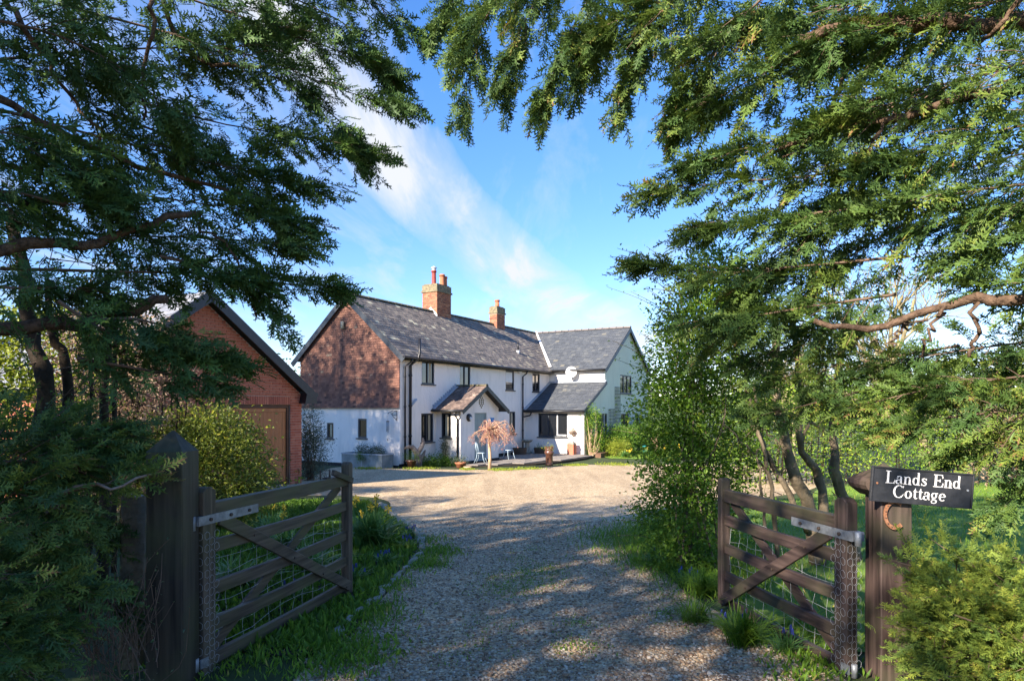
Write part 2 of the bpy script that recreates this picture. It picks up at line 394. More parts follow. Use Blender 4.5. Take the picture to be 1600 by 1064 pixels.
M['leaf'] = tinted('fresh_leaves', [(0.0, (0.050, 0.109, 0.013)), (0.5, (0.106, 0.210, 0.019)), (0.85, (0.204, 0.306, 0.028)), (1.0, (0.330, 0.386, 0.043))], 0.5, 0.35, 0, 0, 0.05, 3, trans=0.3)
M['leaf_lime'] = tinted('lime_leaves', [(0.0, (0.084, 0.132, 0.016)), (0.5, (0.180, 0.240, 0.025)), (1.0, (0.336, 0.360, 0.045))], 0.5, 0.3, 0, 0, 0.05, 3, trans=0.3)
M['leaf_dark'] = tinted('glossy_leaves', [(0.0, (0.025, 0.056, 0.020)), (0.6, (0.063, 0.119, 0.031)), (0.93, (0.133, 0.182, 0.042)), (1.0, (0.280, 0.238, 0.070))], 0.42, 0.5, 0, 0, 0.05, 3, trans=0.2)
M['leaf_tan'] = tinted('dry_tan_leaves', [(0.0, (0.14, 0.085, 0.055)), (0.5, (0.27, 0.18, 0.115)), (1.0, (0.42, 0.32, 0.22))], 0.7, 0.2, 0, 0, 0.05, 3, trans=0.25)
M['leaf_grey'] = tinted('grey_green_leaves', [(0.0, (0.046, 0.063, 0.040)), (0.6, (0.103, 0.132, 0.081)), (1.0, (0.184, 0.196, 0.115))], 0.65, 0.25, 0, 0, 0.05, 3, trans=0.2)
M['leaf_red'] = tinted('copper_buds', [(0.0, (0.26, 0.09, 0.07)), (0.6, (0.42, 0.20, 0.155)), (1.0, (0.52, 0.33, 0.26))], 0.7, 0.2, 0, 0, 0.05, 3, trans=0.25)
M['grass'] = tinted('grass_blades', [(0.0, (0.055, 0.116, 0.014)), (0.5, (0.115, 0.217, 0.019)), (0.9, (0.209, 0.321, 0.028)), (1.0, (0.416, 0.340, 0.082))], 0.55, 0.3, 0, 0, 0.05, 2, trans=0.3)
M['strap'] = tinted('strap_leaves', [(0.0, (0.055, 0.144, 0.034)), (0.6, (0.118, 0.242, 0.053)), (1.0, (0.280, 0.361, 0.078))], 0.45, 0.4, 0, 0, 0.05, 2, trans=0.3)
M['yellow'] = noise_col('yellow_petals', (0.62, 0.42, 0.03), (0.75, 0.52, 0.05), 9, rough=0.6)
M['blue'] = noise_col('blue_petals', (0.045, 0.055, 0.30), (0.08, 0.10, 0.42), 9, rough=0.6)
M['pink'] = noise_col('lilac_petals', (0.42, 0.25, 0.40), (0.55, 0.36, 0.50), 9, rough=0.6)
M['moss'] = noise_col('yellow_moss', (0.13, 0.14, 0.02), (0.28, 0.25, 0.04), 12, rough=0.95, bump=0.8, bscale=50)
M['zinc'] = noise_col('zinc_trough', (0.17, 0.20, 0.20), (0.30, 0.33, 0.33), 3, rough=0.6, metallic=0.3)
M['soil'] = noise_col('dark_soil', (0.022, 0.016, 0.011), (0.055, 0.040, 0.028), 9, rough=1.0, bump=1.0, bscale=30)
M['pavers'] = noise_col('weathered_paving', (0.17, 0.145, 0.125), (0.30, 0.265, 0.23), 2.2, rough=0.9, bump=0.3, bscale=20)
M['cedar'] = noise_col('barrel_staves', (0.07, 0.045, 0.03), (0.15, 0.10, 0.065), 6, rough=0.8)
M['brownclay'] = noise_col('glazed_brown_clay', (0.075, 0.032, 0.022), (0.12, 0.055, 0.036), 7, rough=0.3, spec=0.6)
M['stone'] = noise_col('weathered_stone', (0.22, 0.21, 0.17), (0.38, 0.36, 0.30), 8, rough=0.95, bump=0.5, bscale=25)
M['drift'] = noise_col('driftwood', (0.14, 0.10, 0.075), (0.30, 0.24, 0.19), 6, rough=0.9, bump=0.7, bscale=16)
M['log'] = noise_col('old_sleeper', (0.10, 0.055, 0.035), (0.20, 0.115, 0.07), 6, rough=0.9, bump=0.6, bscale=16)
M['paleblue'] = noise_col('pale_blue_paint', (0.36, 0.46, 0.52), (0.44, 0.54, 0.60), 6, rough=0.5)
M['teal'] = noise_col('teal_glaze', (0.015, 0.22, 0.24), (0.02, 0.30, 0.32), 6, rough=0.4)
M['trellis'] = noise_col('grey_trellis', (0.13, 0.13, 0.10), (0.22, 0.22, 0.17), 8, rough=0.9)
M['sat'] = noise_col('satellite_dish_white', (0.68, 0.68, 0.66), (0.76, 0.76, 0.74), 6, rough=0.5)
M['blueplastic'] = noise_col('blue_enamel', (0.05, 0.20, 0.48), (0.07, 0.26, 0.56), 6, rough=0.4)
M['yellowstone'] = noise_col('flint', (0.26, 0.20, 0.12), (0.40, 0.32, 0.2), 8, rough=0.8)
M['bush_leaf'] = tinted('evergreen_bush_leaves', [(0.0, (0.052, 0.084, 0.016)), (0.45, (0.138, 0.185, 0.024)), (0.75, (0.253, 0.280, 0.032)), (1.0, (0.414, 0.381, 0.044))], 0.45, 0.4, 0, 0, 0.05, 3, trans=0.3)
# ================================================================== the setting
def gravel_mat():
    m, t, b = newmat('pea_gravel')
    co = t.nodes.new('ShaderNodeTexCoord').outputs['Object']
    vo = t.nodes.new('ShaderNodeTexVoronoi'); vo.inputs['Scale'].default_value = 46; t.links.new(co, vo.inputs['Vector'])
    sp = t.nodes.new('ShaderNodeSeparateColor'); t.links.new(vo.outputs['Color'], sp.inputs[0])
    r = ramp_n(t, sp.outputs[0], [(0.0, (0.22, 0.14, 0.075)), (0.3, (0.46, 0.325, 0.185)), (0.55, (0.56, 0.43, 0.26)), (0.75, (0.40, 0.34, 0.255)), (0.9, (0.64, 0.53, 0.36)), (1.0, (0.70, 0.63, 0.48))])
    n = t.nodes.new('ShaderNodeTexNoise'); n.inputs['Scale'].default_value = 0.7; n.inputs['Detail'].default_value = 7; t.links.new(co, n.inputs['Vector'])
    r2 = ramp_n(t, n.outputs[0], [(0.3, (0.92, 0.90, 0.88)), (0.7, (1.12, 1.10, 1.06))])
    n9 = t.nodes.new('ShaderNodeTexNoise'); n9.inputs['Scale'].default_value = 11; n9.inputs['Detail'].default_value = 9; n9.inputs['Roughness'].default_value = 0.75; t.links.new(co, n9.inputs['Vector'])
    r9 = ramp_n(t, n9.outputs[0], [(0.34, (0.62, 0.60, 0.58)), (0.5, (1.0, 1.0, 1.0)), (0.68, (1.28, 1.25, 1.2))])
    mx9 = t.nodes.new('ShaderNodeMix'); mx9.data_type = 'RGBA'; mx9.blend_type = 'MULTIPLY'; mx9.inputs['Factor'].default_value = 1
    t.links.new(r.outputs[0], mx9.inputs['A']); t.links.new(r9.outputs[0], mx9.inputs['B'])
    mpt = t.nodes.new('ShaderNodeMapping'); mpt.inputs['Scale'].default_value = (1.5, 0.13, 1); t.links.new(co, mpt.inputs[0])
    nt_ = t.nodes.new('ShaderNodeTexNoise'); nt_.inputs['Scale'].default_value = 1.2; nt_.inputs['Detail'].default_value = 6; t.links.new(mpt.outputs[0], nt_.inputs['Vector'])
    rt9 = ramp_n(t, nt_.outputs[0], [(0.36, (0.85, 0.83, 0.80)), (0.58, (1.06, 1.05, 1.03))])
    mxt = t.nodes.new('ShaderNodeMix'); mxt.data_type = 'RGBA'; mxt.blend_type = 'MULTIPLY'; mxt.inputs['Factor'].default_value = 1
    t.links.new(mx9.outputs['Result'], mxt.inputs['A']); t.links.new(rt9.outputs[0], mxt.inputs['B'])
    mx = t.nodes.new('ShaderNodeMix'); mx.data_type = 'RGBA'; mx.blend_type = 'MULTIPLY'; mx.inputs['Factor'].default_value = 1
    t.links.new(mxt.outputs['Result'], mx.inputs['A']); t.links.new(r2.outputs[0], mx.inputs['B'])
    t.links.new(mx.outputs['Result'], b.inputs['Base Color'])
    b.inputs['Roughness'].default_value = 0.75; b.inputs['Specular IOR Level'].default_value = 0.3
    dm = ramp_n(t, vo.outputs['Distance'], [(0.0, (1, 1, 1)), (0.7, (0, 0, 0))])
    bp = t.nodes.new('ShaderNodeBump'); bp.inputs['Strength'].default_value = 0.9; bp.inputs['Distance'].default_value = 0.012
    t.links.new(dm.outputs[0], bp.inputs['Height']); t.links.new(bp.outputs[0], b.inputs['Normal'])
    return m
M['gravel'] = gravel_mat()
M['pebble'] = tinted('loose_pebbles', [(0.0, (0.112, 0.070, 0.042)), (0.2, (0.241, 0.152, 0.084)), (0.45, (0.378, 0.264, 0.158)), (0.6, (0.241, 0.208, 0.168)), (0.8, (0.430, 0.336, 0.231)), (1.0, (0.568, 0.488, 0.378))], 0.6, 0.4, 0, 0, 0.04, 30)
M['ground'] = noise_col('rough_grass_and_soil', (0.030, 0.030, 0.014), (0.055, 0.085, 0.022), 1.6, rough=1.0, bump=0.6, bscale=12)
M['turf'] = noise_col('lawn_turf', (0.105, 0.185, 0.028), (0.165, 0.265, 0.040), 1.1, rough=1.0, bump=0.5, bscale=30)
M['field'] = noise_col('far_field', (0.07, 0.11, 0.03), (0.10, 0.14, 0.04), 0.05, rough=1.0)

def sheet(name, pts, lift, mat, kind='structure', parent=None):
    mb = MB(); mb.poly([(x, y, gz(x, y) + lift) for x, y in pts])
    o = mb.build(name, mat, parent)
    if parent is None: o['kind'] = kind
    return o
mb = MB()
ys = [-60, -30, 0, 15, 30.2, 60, 120, 400, 1500]; xs = [-1500, -300, -60, -20, 0, 20, 60, 300, 1500]
vid = [(x, y, gz(x, y)) for y in ys for x in xs]
mb.add(vid, [(j * 9 + i, j * 9 + i + 1, (j + 1) * 9 + i + 1, (j + 1) * 9 + i) for j in range(8) for i in range(8)])
gr = mb.build('ground', M['ground']); gr['kind'] = 'structure'
def smooth_poly(pts, n=4):
    out = []; m = len(pts)
    for i in range(m):
        p0, p1, p2, p3 = (Vector(pts[(i + k - 1) % m]) for k in range(4))
        for j in range(n):
            t = j / n
            out.append(tuple(0.5 * (2 * p1 + (p2 - p0) * t + (2 * p0 - 5 * p1 + 4 * p2 - p3) * t * t + (3 * p1 - p0 - 3 * p2 + p3) * t ** 3)))
    return out
DRIVE = [(-1.25, -4), (-1.3, 4.2), (-1.15, 6.2), (-1.15, 8.5), (-1.5, 10.2), (-2.2, 12.2), (-2.6, 14.4), (-3.5, 15.6), (-5.2, 16.0), (-6.6, 18.2), (-6.4, 20.0), (-6.6, 23), (-7.2, 26.5), (-6.9, 28.3),
         (-4.6, 26.95), (-2.6, 26.4), (-0.4, 26.3), (1.6, 28.2), (3.4, 30.1), (6.4, 30.2), (9.5, 30.2), (11, 26), (9.6, 21), (7.2, 16.8), (5.2, 15.0), (3.5, 13.9), (2.8, 12.4), (2.1, 10.6), (1.65, 8.9), (1.6, 6.4), (1.85, 4.9), (2.0, 4.0), (2.0, -4)]
drv = sheet('gravel_driveway', smooth_poly(DRIVE), 0.006, M['gravel'])
LAWN = [(2.3, 4.6), (2.2, 6.5), (2.3, 9), (3.1, 11.8), (4.6, 13.9), (6.6, 15.3), (9, 18.4), (16, 19.5), (18, 12), (12, 5)]
sheet('lawn', smooth_poly(LAWN), 0.010, M['turf'])

# ================================================================== the cottage
HZ = -0.78; HR = math.atan2(0.8686, 0.4955)
HC = Vector((-4.54, 27.7, HZ))
Uv = Vector((0.4955, 0.8686, 0)); Vv = Vector((-0.8686, 0.4955, 0))
def hw(x, y, z=0.0): return HC + Uv * x + Vv * y + Vector((0, 0, z))
cot = empty('cottage', HC, HR, 'white rendered two storey cottage with tile hung gable, slate roof and porch', 'house')

pl_front = lambda a, z, d: (a, -d, z)
pl_gable = lambda a, z, d: (-d, a, z)
def pl_x(x0): return lambda a, z, d: (x0 - d, a, z)
def pl_y(y0): return lambda a, z, d: (a, y0 - d, z)
def wall_faces(mb, pm, a0, a1, z0, z1, holes, depth=0.09):
    """flat wall with openings and their reveals"""
    A = sorted({a0, a1, *[h[0] for h in holes], *[h[1] for h in holes]}); Z = sorted({z0, z1, *[h[2] for h in holes], *[h[3] for h in holes]})
    for i in range(len(A) - 1):
        for j in range(len(Z) - 1):
            ca = (A[i] + A[i + 1]) / 2; cz = (Z[j] + Z[j + 1]) / 2
            if any(h[0] < ca < h[1] and h[2] < cz < h[3] for h in holes): continue
            mb.poly([pm(A[i], Z[j], 0), pm(A[i + 1], Z[j], 0), pm(A[i + 1], Z[j + 1], 0), pm(A[i], Z[j + 1], 0)])
    for h in holes:
        c = [(h[0], h[2]), (h[1], h[2]), (h[1], h[3]), (h[0], h[3])]
        for k in range(4):
            p, q = c[k], c[(k + 1) % 4]
            mb.poly([pm(*p, 0), pm(*q, 0), pm(*q, -depth), pm(*p, -depth)])
def pbox(mb, pm, a0, a1, z0, z1, d0, d1):
    vs = [Vector(pm(a, z, d)) for z in (z0, z1) for d in (d0, d1) for a in (a0, a1)]
    mb.add(vs, [(0, 2, 3, 1), (4, 5, 7, 6), (0, 1, 5, 4), (2, 6, 7, 3), (0, 4, 6, 2), (1, 3, 7, 5)])
def window(pm, a0, a1, z0, z1, lights=2, parent=cot, sill=True, fw=0.065, rail=None, curtain=None, white=None, d0=-0.085, d1=-0.03):
    mb = MB()
    a0, a1 = min(a0, a1), max(a0, a1)
    e = 0.002
    pbox(mb, pm, a0 + e, a1 - e, z1 - fw, z1 - e, d0, d1); pbox(mb, pm, a0 + e, a1 - e, z0 + e, z0 + fw, d0, d1)
    pbox(mb, pm, a0 + e, a0 + fw, z0 + fw, z1 - fw, d0, d1); pbox(mb, pm, a1 - fw, a1 - e, z0 + fw, z1 - fw, d0, d1)
    w = (a1 - a0 - fw * (lights + 1)) / lights
    for k in range(1, lights):
        x = a0 + fw * k + w * k
        pbox(mb, pm, x, x + fw, z0 + fw, z1 - fw, d0, d1)
    fr = mb.build('window', M['frame'], parent)
    for k in range(lights):
        x = a0 + fw + k * (w + fw)
        g = MB(); pbox(g, pm, x + e, x + w - e, z0 + fw + e, z1 - fw - e, d0 + 0.005, d0 + 0.02); g.build('pane', M['glass'], fr)
        if rail:
            g = MB(); zz = z0 + (z1 - z0) * rail; pbox(g, pm, x + e, x + w - e, zz, zz + 0.03, d0 + 0.022, d1 - 0.004); g.build('glazing_bar', M['frame'], fr)
        if curtain and k in curtain:
            g = MB(); pbox(g, pm, x + w * 0.3, x + w * 0.72, z0 + fw + .01, z1 - fw - .01, d0 + 0.021, d0 + 0.024); g.build('curtain', M['curtain'], fr)
    if sill:
        g = MB(); pbox(g, pm, a0 - 0.06, a1 + 0.06, z0 - 0.05, z0 - 0.003, -0.06, 0.06); g.build('sill', M['frame'], fr)
    return fr
front_w = [(1.44, 2.34, 3.52, 4.50), (4.32, 5.20, 3.50, 4.48), (8.51, 9.40, 3.44, 4.46), (11.44, 12.32, 3.43, 4.44), (1.40, 2.28, 1.04, 2.27), (8.90, 9.53, 1.16, 2.33)]
mb = MB(); wall_faces(mb, pl_front, 0, 13.5, 0.22, 4.84, front_w)
wall_faces(mb, pl_x(13.5), -3.43, 0, 0.0, 4.84, [])
mb.poly([(0, 5.63, 0), (13.5, 5.63, 0), (13.5, 5.63, 4.84), (0, 5.63, 4.84)])
mb.poly([(20.9, -3.43, 0), (20.9, 5.63, 0), (20.9, 5.63, 4.84), (20.9, -3.43, 4.84)])
mb.poly([(13.5, 5.63, 0), (20.9, 5.63, 0), (20.9, 5.63, 4.84), (17.2, 5.63, 7.30), (13.5, 5.63, 4.84)])
mb.build('front_wall', M['render'], cot)
gable_w = [(3.66, 4.06, 1.18, 1.86), (1.78, 2.27, 1.24, 2.05)]
mb = MB(); wall_faces(mb, pl_gable, 0, 5.63, 0.16, 2.56, gable_w)
mb.poly([(0, 0, 2.56), (0, 5.63, 2.56), (0, 5.63, 4.84), (0, 2.815, 7.30), (0, 0, 4.84)])
mb.build('gable_wall', M['render'], cot)
mb = MB(); pbox(mb, pl_front, -0.015, 13.49, -0.3, 0.22, -0.05, 0.012); pbox(mb, pl_gable, 0.0, 5.63, -0.3, 0.16, -0.05, 0.012)
mb.build('plinth', M['plinth'], cot)
wg = [(15.87, 17.82, 3.38, 4.47), (12.4, 13.87, 0.2, 2.22), (16.02, 17.37, 1.25, 2.20), (18.51, 19.10, 1.44, 2.19)]
PW = pl_y(-3.43)
mb = MB(); wall_faces(mb, PW, 10.65, 20.9, 0.0, 2.30, [h for h in wg if h[3] < 2.3])
wall_faces(mb, PW, 13.5, 20.9, 2.30, 4.84, [wg[0]])
mb.poly([(13.5, -3.43, 4.84), (20.9, -3.43, 4.84), (17.2, -3.43, 7.30)])
mb.poly([(10.65, -3.43, 2.30), (13.5, -3.43, 2.30), (13.5, -3.43, 3.78)])
mb.build('wing_gable_wall', M['sage'], cot)['label'] = 'pale sage green rendered end wall of the wing'
PL = pl_x(10.65); lw = [(-2.50, -0.77, 0.98, 2.24)]
mb = MB(); wall_faces(mb, PL, -3.43, 0, 0.0, 2.34, lw); mb.build('lean_to_wall', M['render'], cot)
PS = pl_x(2.45); PF = pl_y(-1.3)
mb = MB(); wall_faces(mb, PS, -1.3, 0, 0.0, 2.50, [(-0.80, -0.29, 1.22, 2.29)])
wall_faces(mb, PF, 2.45, 5.62, 0.0, 2.50, [(3.55, 4.56, 0.16, 2.29)])
mb.poly([(2.45, -1.3, 2.50), (5.62, -1.3, 2.50), (4.03, -1.3, 3.40)])
mb.poly([(5.62, -1.3, 0), (5.62, 0, 0), (5.62, 0, 2.5), (5.62, -1.3, 2.5)])
mb.build('porch_wall', M['render'], cot)
mb = MB(); pbox(mb, PF, 2.44, 3.53, -0.2, 0.20, -0.03, 0.012); pbox(mb, PF, 4.58, 5.63, -0.2, 0.20, -0.03, 0.012); pbox(mb, PF, 3.4, 4.7, -0.2, 0.155, 0.0, 0.25)
mb.build('porch_plinth', M['plinth'], cot)
# windows
for i, h in enumerate(front_w): window(pl_front, *h, lights=1 if i in (2, 5) else 2, curtain=(1,) if i in (0, 4) else ((0,) if i == 5 else None), rail=0.35 if i == 2 else None)
g = MB(); pbox(g, pl_front, 8.60, 9.31, 3.86, 4.38, -0.0645, -0.061); g.build('painted_reflection', M['white_met'], cot)  # white reflection in the upper part of this pane, painted as a thin sheet
for h in gable_w: window(pl_gable, *h, lights=1, curtain=(0,) if h[0] > 3 else None)
window(PW, *wg[0], lights=3); window(PW, *wg[1], lights=2, sill=False, rail=0.5); window(PW, *wg[2], lights=2); window(PW, *wg[3], lights=1)
window(PS, -0.80, -0.29, 1.22, 2.29, lights=1, curtain=(0,))
lwin = window(PL, -2.50, -0.77, 0.98, 2.24, lights=3, fw=0.075)
g = MB()
for z0, z1, a0, a1 in ((1.06, 2.15, -1.925, -1.87), (1.06, 1.12, -2.42, -1.93)): pbox(g, PL, a0, a1, z0, z1, -0.028, -0.012)
g.build('casement_edge', M['white_met'], lwin)
# porch door: five boards in a frame
dr = MB(); pbox(dr, PF, 3.552, 3.61, 0.16, 2.285, -0.09, -0.03); pbox(dr, PF, 4.50, 4.558, 0.16, 2.285, -0.09, -0.03); pbox(dr, PF, 3.61, 4.50, 2.23, 2.285, -0.09, -0.03)
door = dr.build('door', M['door'], cot)
bw = 0.89 / 6
for k in range(6):
    g = MB(); pbox(g, PF, 3.612 + k * bw, 3.612 + (k + 1) * bw - 0.008, 0.165, 2.226, -0.085, -0.055 - 0.003 * (k % 2)); g.build('plank', M['door'], door)
g = MB(); pbox(g, PF, 3.612, 4.498, 0.165, 2.226, -0.089, -0.086); g.build('door_backing', M['plinth'], door)
g = MB(); g.tube([PF(3.72, 1.15, -0.05), PF(3.72, 1.15, 0.0), PF(3.80, 1.15, 0.0)], 0.012, 6); g.build('handle', M['pipe'], door)
# quarry tile diamond in the porch gable
for r_, n_ in enumerate((1, 2, 3, 3, 3, 2, 1)):
    for k in range(n_):
        c = 4.10 + (k - (n_ - 1) / 2) * 0.155; z = 3.04 - r_ * 0.085
        g = MB(); g.prism([PF(c - 0.06, z, 0.002), PF(c, z - 0.045, 0.002), PF(c + 0.06, z, 0.002), PF(c, z + 0.045, 0.002)], (0, -0.012, 0)); g.build('diamond_tile', M['lichen'], cot)
# round bulkhead lamp (unlit) belongs to the porch wall
g = MB(); lc = Vector(PF(3.06, 2.09, 0))
def disc_y(mb, c, prof, n=18):
    vs = []
    for r_, d in prof:
        for k in range(n): t = 2 * math.pi * k / n; vs.append((c.x + r_ * math.cos(t), c.y - d, c.z + r_ * math.sin(t)))
    m_ = len(prof); mb.add(vs, [(i * n + k, i * n + (k + 1) % n, (i + 1) * n + (k + 1) % n, (i + 1) * n + k) for i in range(m_ - 1) for k in range(n)], True)
disc_y(g, lc, [(0.17, 0.0), (0.17, 0.06), (0.14, 0.10), (0.0, 0.10)]); lamp = g.build('bulkhead_lamp', M['pipe'], cot)
g = MB(); disc_y(g, lc + Vector((0.02, -0.101, -0.05)), [(0.085, 0.0), (0.075, 0.03), (0.0, 0.045)]); g.build('lamp_glass', M['white_met'], lamp)
g = MB(); pbox(g, PF, 4.86, 5.20, 1.80, 2.06, 0.001, 0.02); g.build('wall_plaque', M['blueplastic'], cot)['label'] = 'small blue plaque beside the porch door'

# -------- pieces laid on a slope
BOXF = np.array([(0, 2, 3, 1), (4, 5, 7, 6), (0, 1, 5, 4), (2, 6, 7, 3), (0, 4, 6, 2), (1, 3, 7, 5)])
def pieces(name, rows, O, A, B, mat, parent, kind='stuff'):
    """rows of (a0,a1,b0,b1,lift at b0,lift at b1,thickness,tint) on the plane O + A a + B b"""
    r = np.array(rows, float); n = len(r)
    O = np.array(O, float); A = nrm(np.array(A, float)); B = nrm(np.array(B, float)); C = np.cross(A, B)
    V = np.zeros((n, 8, 3))
    for k in range(8):
        a = r[:, 0] if k % 2 == 0 else r[:, 1]
        lo = (k // 2) % 2 == 0
        b = r[:, 2] if lo else r[:, 3]
        h = (r[:, 4] if lo else r[:, 5]) + (0 if k < 4 else r[:, 6])
        V[:, k] = O + a[:, None] * A + b[:, None] * B + h[:, None] * C
    Fc = (BOXF[None] + (np.arange(n) * 8)[:, None, None]).reshape(-1, 4)
    o = np_mesh(name, V.reshape(-1, 3), Fc, mat, parent, np.repeat(r[:, 7], 8))
    o['kind'] = kind
    return o
def slate_rows(Lb, gauge, w, lim, thick=0.012, over=1.35, tv=0.13):
    out = []; nb_ = int(Lb / gauge) + 1
    for j in range(nb_):
        b0 = j * gauge; b1 = min(b0 + gauge * over, Lb)
        lo, hi = lim(b0 + gauge * 0.5)
        a = lo - (w * 0.5 if j % 2 else 0) - random.uniform(0, 0.03)
        while a < hi:
            ww = w * random.uniform(0.94, 1.06)
            x0, x1 = max(a + 0.004, lo), min(a + ww - 0.004, hi)
            if x1 - x0 > 0.03:
                t = random.gauss(0.45, tv)
                if random.random() < 0.05: t += 0.35
                jl = random.uniform(0, 0.006)
                out.append((x0, x1, b0 + random.uniform(-0.012, 0.006), b1, 0.022 + jl, 0.004 + jl, thick, min(max(t, 0), 1)))
            a += ww
    return out
def ridge_tiles(a, b, parent, mat, L=0.45, r=0.12):
    a = Vector(a); b = Vector(b); d = (b - a); n = max(1, round(d.length / L)); L = d.length / n
    me = MB(); vs = []; k_ = 8
    for t, rr in ((0, r * 1.06), (L * 0.93, r)):
        for k in range(k_ + 1):
            th = math.pi * k / k_
            vs.append((t, rr * math.cos(th), rr * 0.8 * math.sin(th)))
    me.add(vs, [(k, k + 1, k_ + 2 + k, k_ + 1 + k) for k in range(k_)] + [tuple(range(k_ + 1))[::-1], tuple(range(k_ + 1, 2 * k_ + 2))])
    mesh = me.mesh('ridge_tile'); mesh.materials.append(mat)
    ang = math.atan2(d.y, d.x)
    for k in range(n):
        o = link('ridge_tile', mesh, parent); o.location = a + d * (k / n); o.rotation_euler = (random.uniform(-.03, .03), random.uniform(-.01, .01), ang)
M['ridge_old'] = noise_col('lichened_ridge_tile', (0.06, 0.055, 0.035), (0.17, 0.15, 0.09), 6, rough=0.95, bump=0.5, bscale=30)
M['ridge_new'] = noise_col('grey_ridge_tile', (0.14, 0.115, 0.105), (0.22, 0.19, 0.17), 6, rough=0.9)

SL = math.sqrt(1 + 0.888 ** 2)
def mz(y): return 4.84 + 0.888 * y
# main roof slabs
mb = MB(); vy = lambda y: 13.5 + 1.314 * max(y, 0)
mb.poly([(-0.18, -0.30, mz(-.3)), (13.5, -0.30, mz(-.3)), (13.5, 0, 4.84), (17.2, 2.815, 7.34), (-0.18, 2.815, 7.34)])
mb.poly([(-0.18, 5.93, mz(-.3)), (17.2, 5.93, mz(-.3)), (17.2, 2.815, 7.34), (-0.18, 2.815, 7.34)])
mb.poly([(-0.18, -0.30, mz(-.3) - .12), (13.5, -0.30, mz(-.3) - .12), (13.5, 0.0, mz(-.3) - .12), (-0.18, 0.0, mz(-.3) - .12)])
roof = mb.build('roof', M['slate_base'], cot)
lim = lambda b: (-0.20, 13.45 + max(0.0, (b - 0.42) / SL) * 1.314)
pieces('slates', slate_rows(3.115 * SL, 0.185, 0.27, lim), (0, -0.31, mz(-.31)), (1, 0, 0), (0, 1, 0.888), M['slate_old'], roof)
ridge_tiles((-0.2, 2.815, 7.33), (17.1, 2.815, 7.33), roof, M['ridge_old'])
# wing roof: ridge along y at x = 17.2
wsl = 0.676; WSL = math.sqrt(1 + wsl ** 2)
mb = MB(); wz = lambda x: 4.84 + wsl * (x - 13.5)
mb.poly([(13.25, -3.58, wz(13.25)), (17.2, -3.58, 7.34), (17.2, 2.815, 7.34), (13.5, 0, 4.84), (13.25, 0, wz(13.25))])
mb.poly([(21.15, -3.58, wz(13.25)), (17.2, -3.58, 7.34), (17.2, 5.9, 7.34), (21.15, 5.9, wz(13.25))])
mb.poly([(13.25, -3.58, wz(13.25) - .1), (13.5, -3.58, wz(13.25) - .1), (13.5, 0, wz(13.25) - .1), (13.25, 0, wz(13.25) - .1)])
wroof = mb.build('wing_roof', M['slate_base'], cot)
wlim = lambda b: (-3.60, min(2.9, max(-0.02, (b - 0.25 * WSL) / WSL / 1.314)))
pieces('slates', [(-r[1], -r[0], *r[2:]) for r in slate_rows(3.95 * WSL, 0.20, 0.27, wlim, 0.010)], (13.24, 0, wz(13.24)), (0, -1, 0), (1, 0, wsl), M['slate_new'], wroof)
pieces('slates', slate_rows(3.95 * WSL, 0.20, 0.27, lambda b: (-3.60, 5.9), 0.010), (21.16, 0, wz(13.24)), (0, 1, 0), (-1, 0, wsl), M['slate_new'], wroof)
ridge_tiles((17.2, -3.6, 7.34), (17.2, 2.75, 7.34), wroof, M['ridge_new'])
# white valley strip
mb = MB(); a = Vector((13.36, -0.12, 4.84)); b = Vector((17.2, 2.80, 7.42)); wv = Vector((0.6, -0.8, 0)) * 0.085
mb.prism([a - wv + Vector((0, 0, .05)), a + wv + Vector((0, 0, .05)), b + wv * .6 + Vector((0, 0, .02)), b - wv * .6 + Vector((0, 0, .02))], (0, 0, 0.03))
mb.build('valley_flashing', M['white_met'], wroof)
# lean-to roof
lsl = 0.513; LSL = math.sqrt(1 + lsl ** 2); lz = lambda x: 2.40 + lsl * (x - 10.42)
mb = MB(); mb.prism([(10.42, -3.53, lz(10.42)), (13.5, -3.53, lz(13.5)), (13.5, -0.002, lz(13.5)), (10.42, -0.002, lz(10.42))], (0, 0, -0.10))
lroof = mb.build('lean_to_roof', M['slate_base'], cot)
pieces('slates', slate_rows(3.08 * LSL, 0.19, 0.27, lambda b: (-0.01 + 0, 3.54), 0.010), (10.40, 0, lz(10.40)), (0, -1, 0), (1, 0, lsl), M['slate_new'], lroof)
mb = MB(); mb.bar((13.40, -3.54, lz(13.4) + .07), (13.40, -0.02, lz(13.4) + .07), 0.22, 0.02, up=(-lsl, 0, 1)); mb.bar((10.35, -0.09, lz(10.35) + .06), (13.45, -0.09, lz(13.45) + .06), 0.18, 0.02, up=(-lsl, 0, 1))
mb.build('lead_flashing', M['lead'], lroof)
mb = MB(); mb.bar((10.40, -3.56, lz(10.4) - .06), (13.5, -3.56, lz(13.5) - .06), 0.03, 0.16); mb.build('barge_board', M['frame'], lroof)
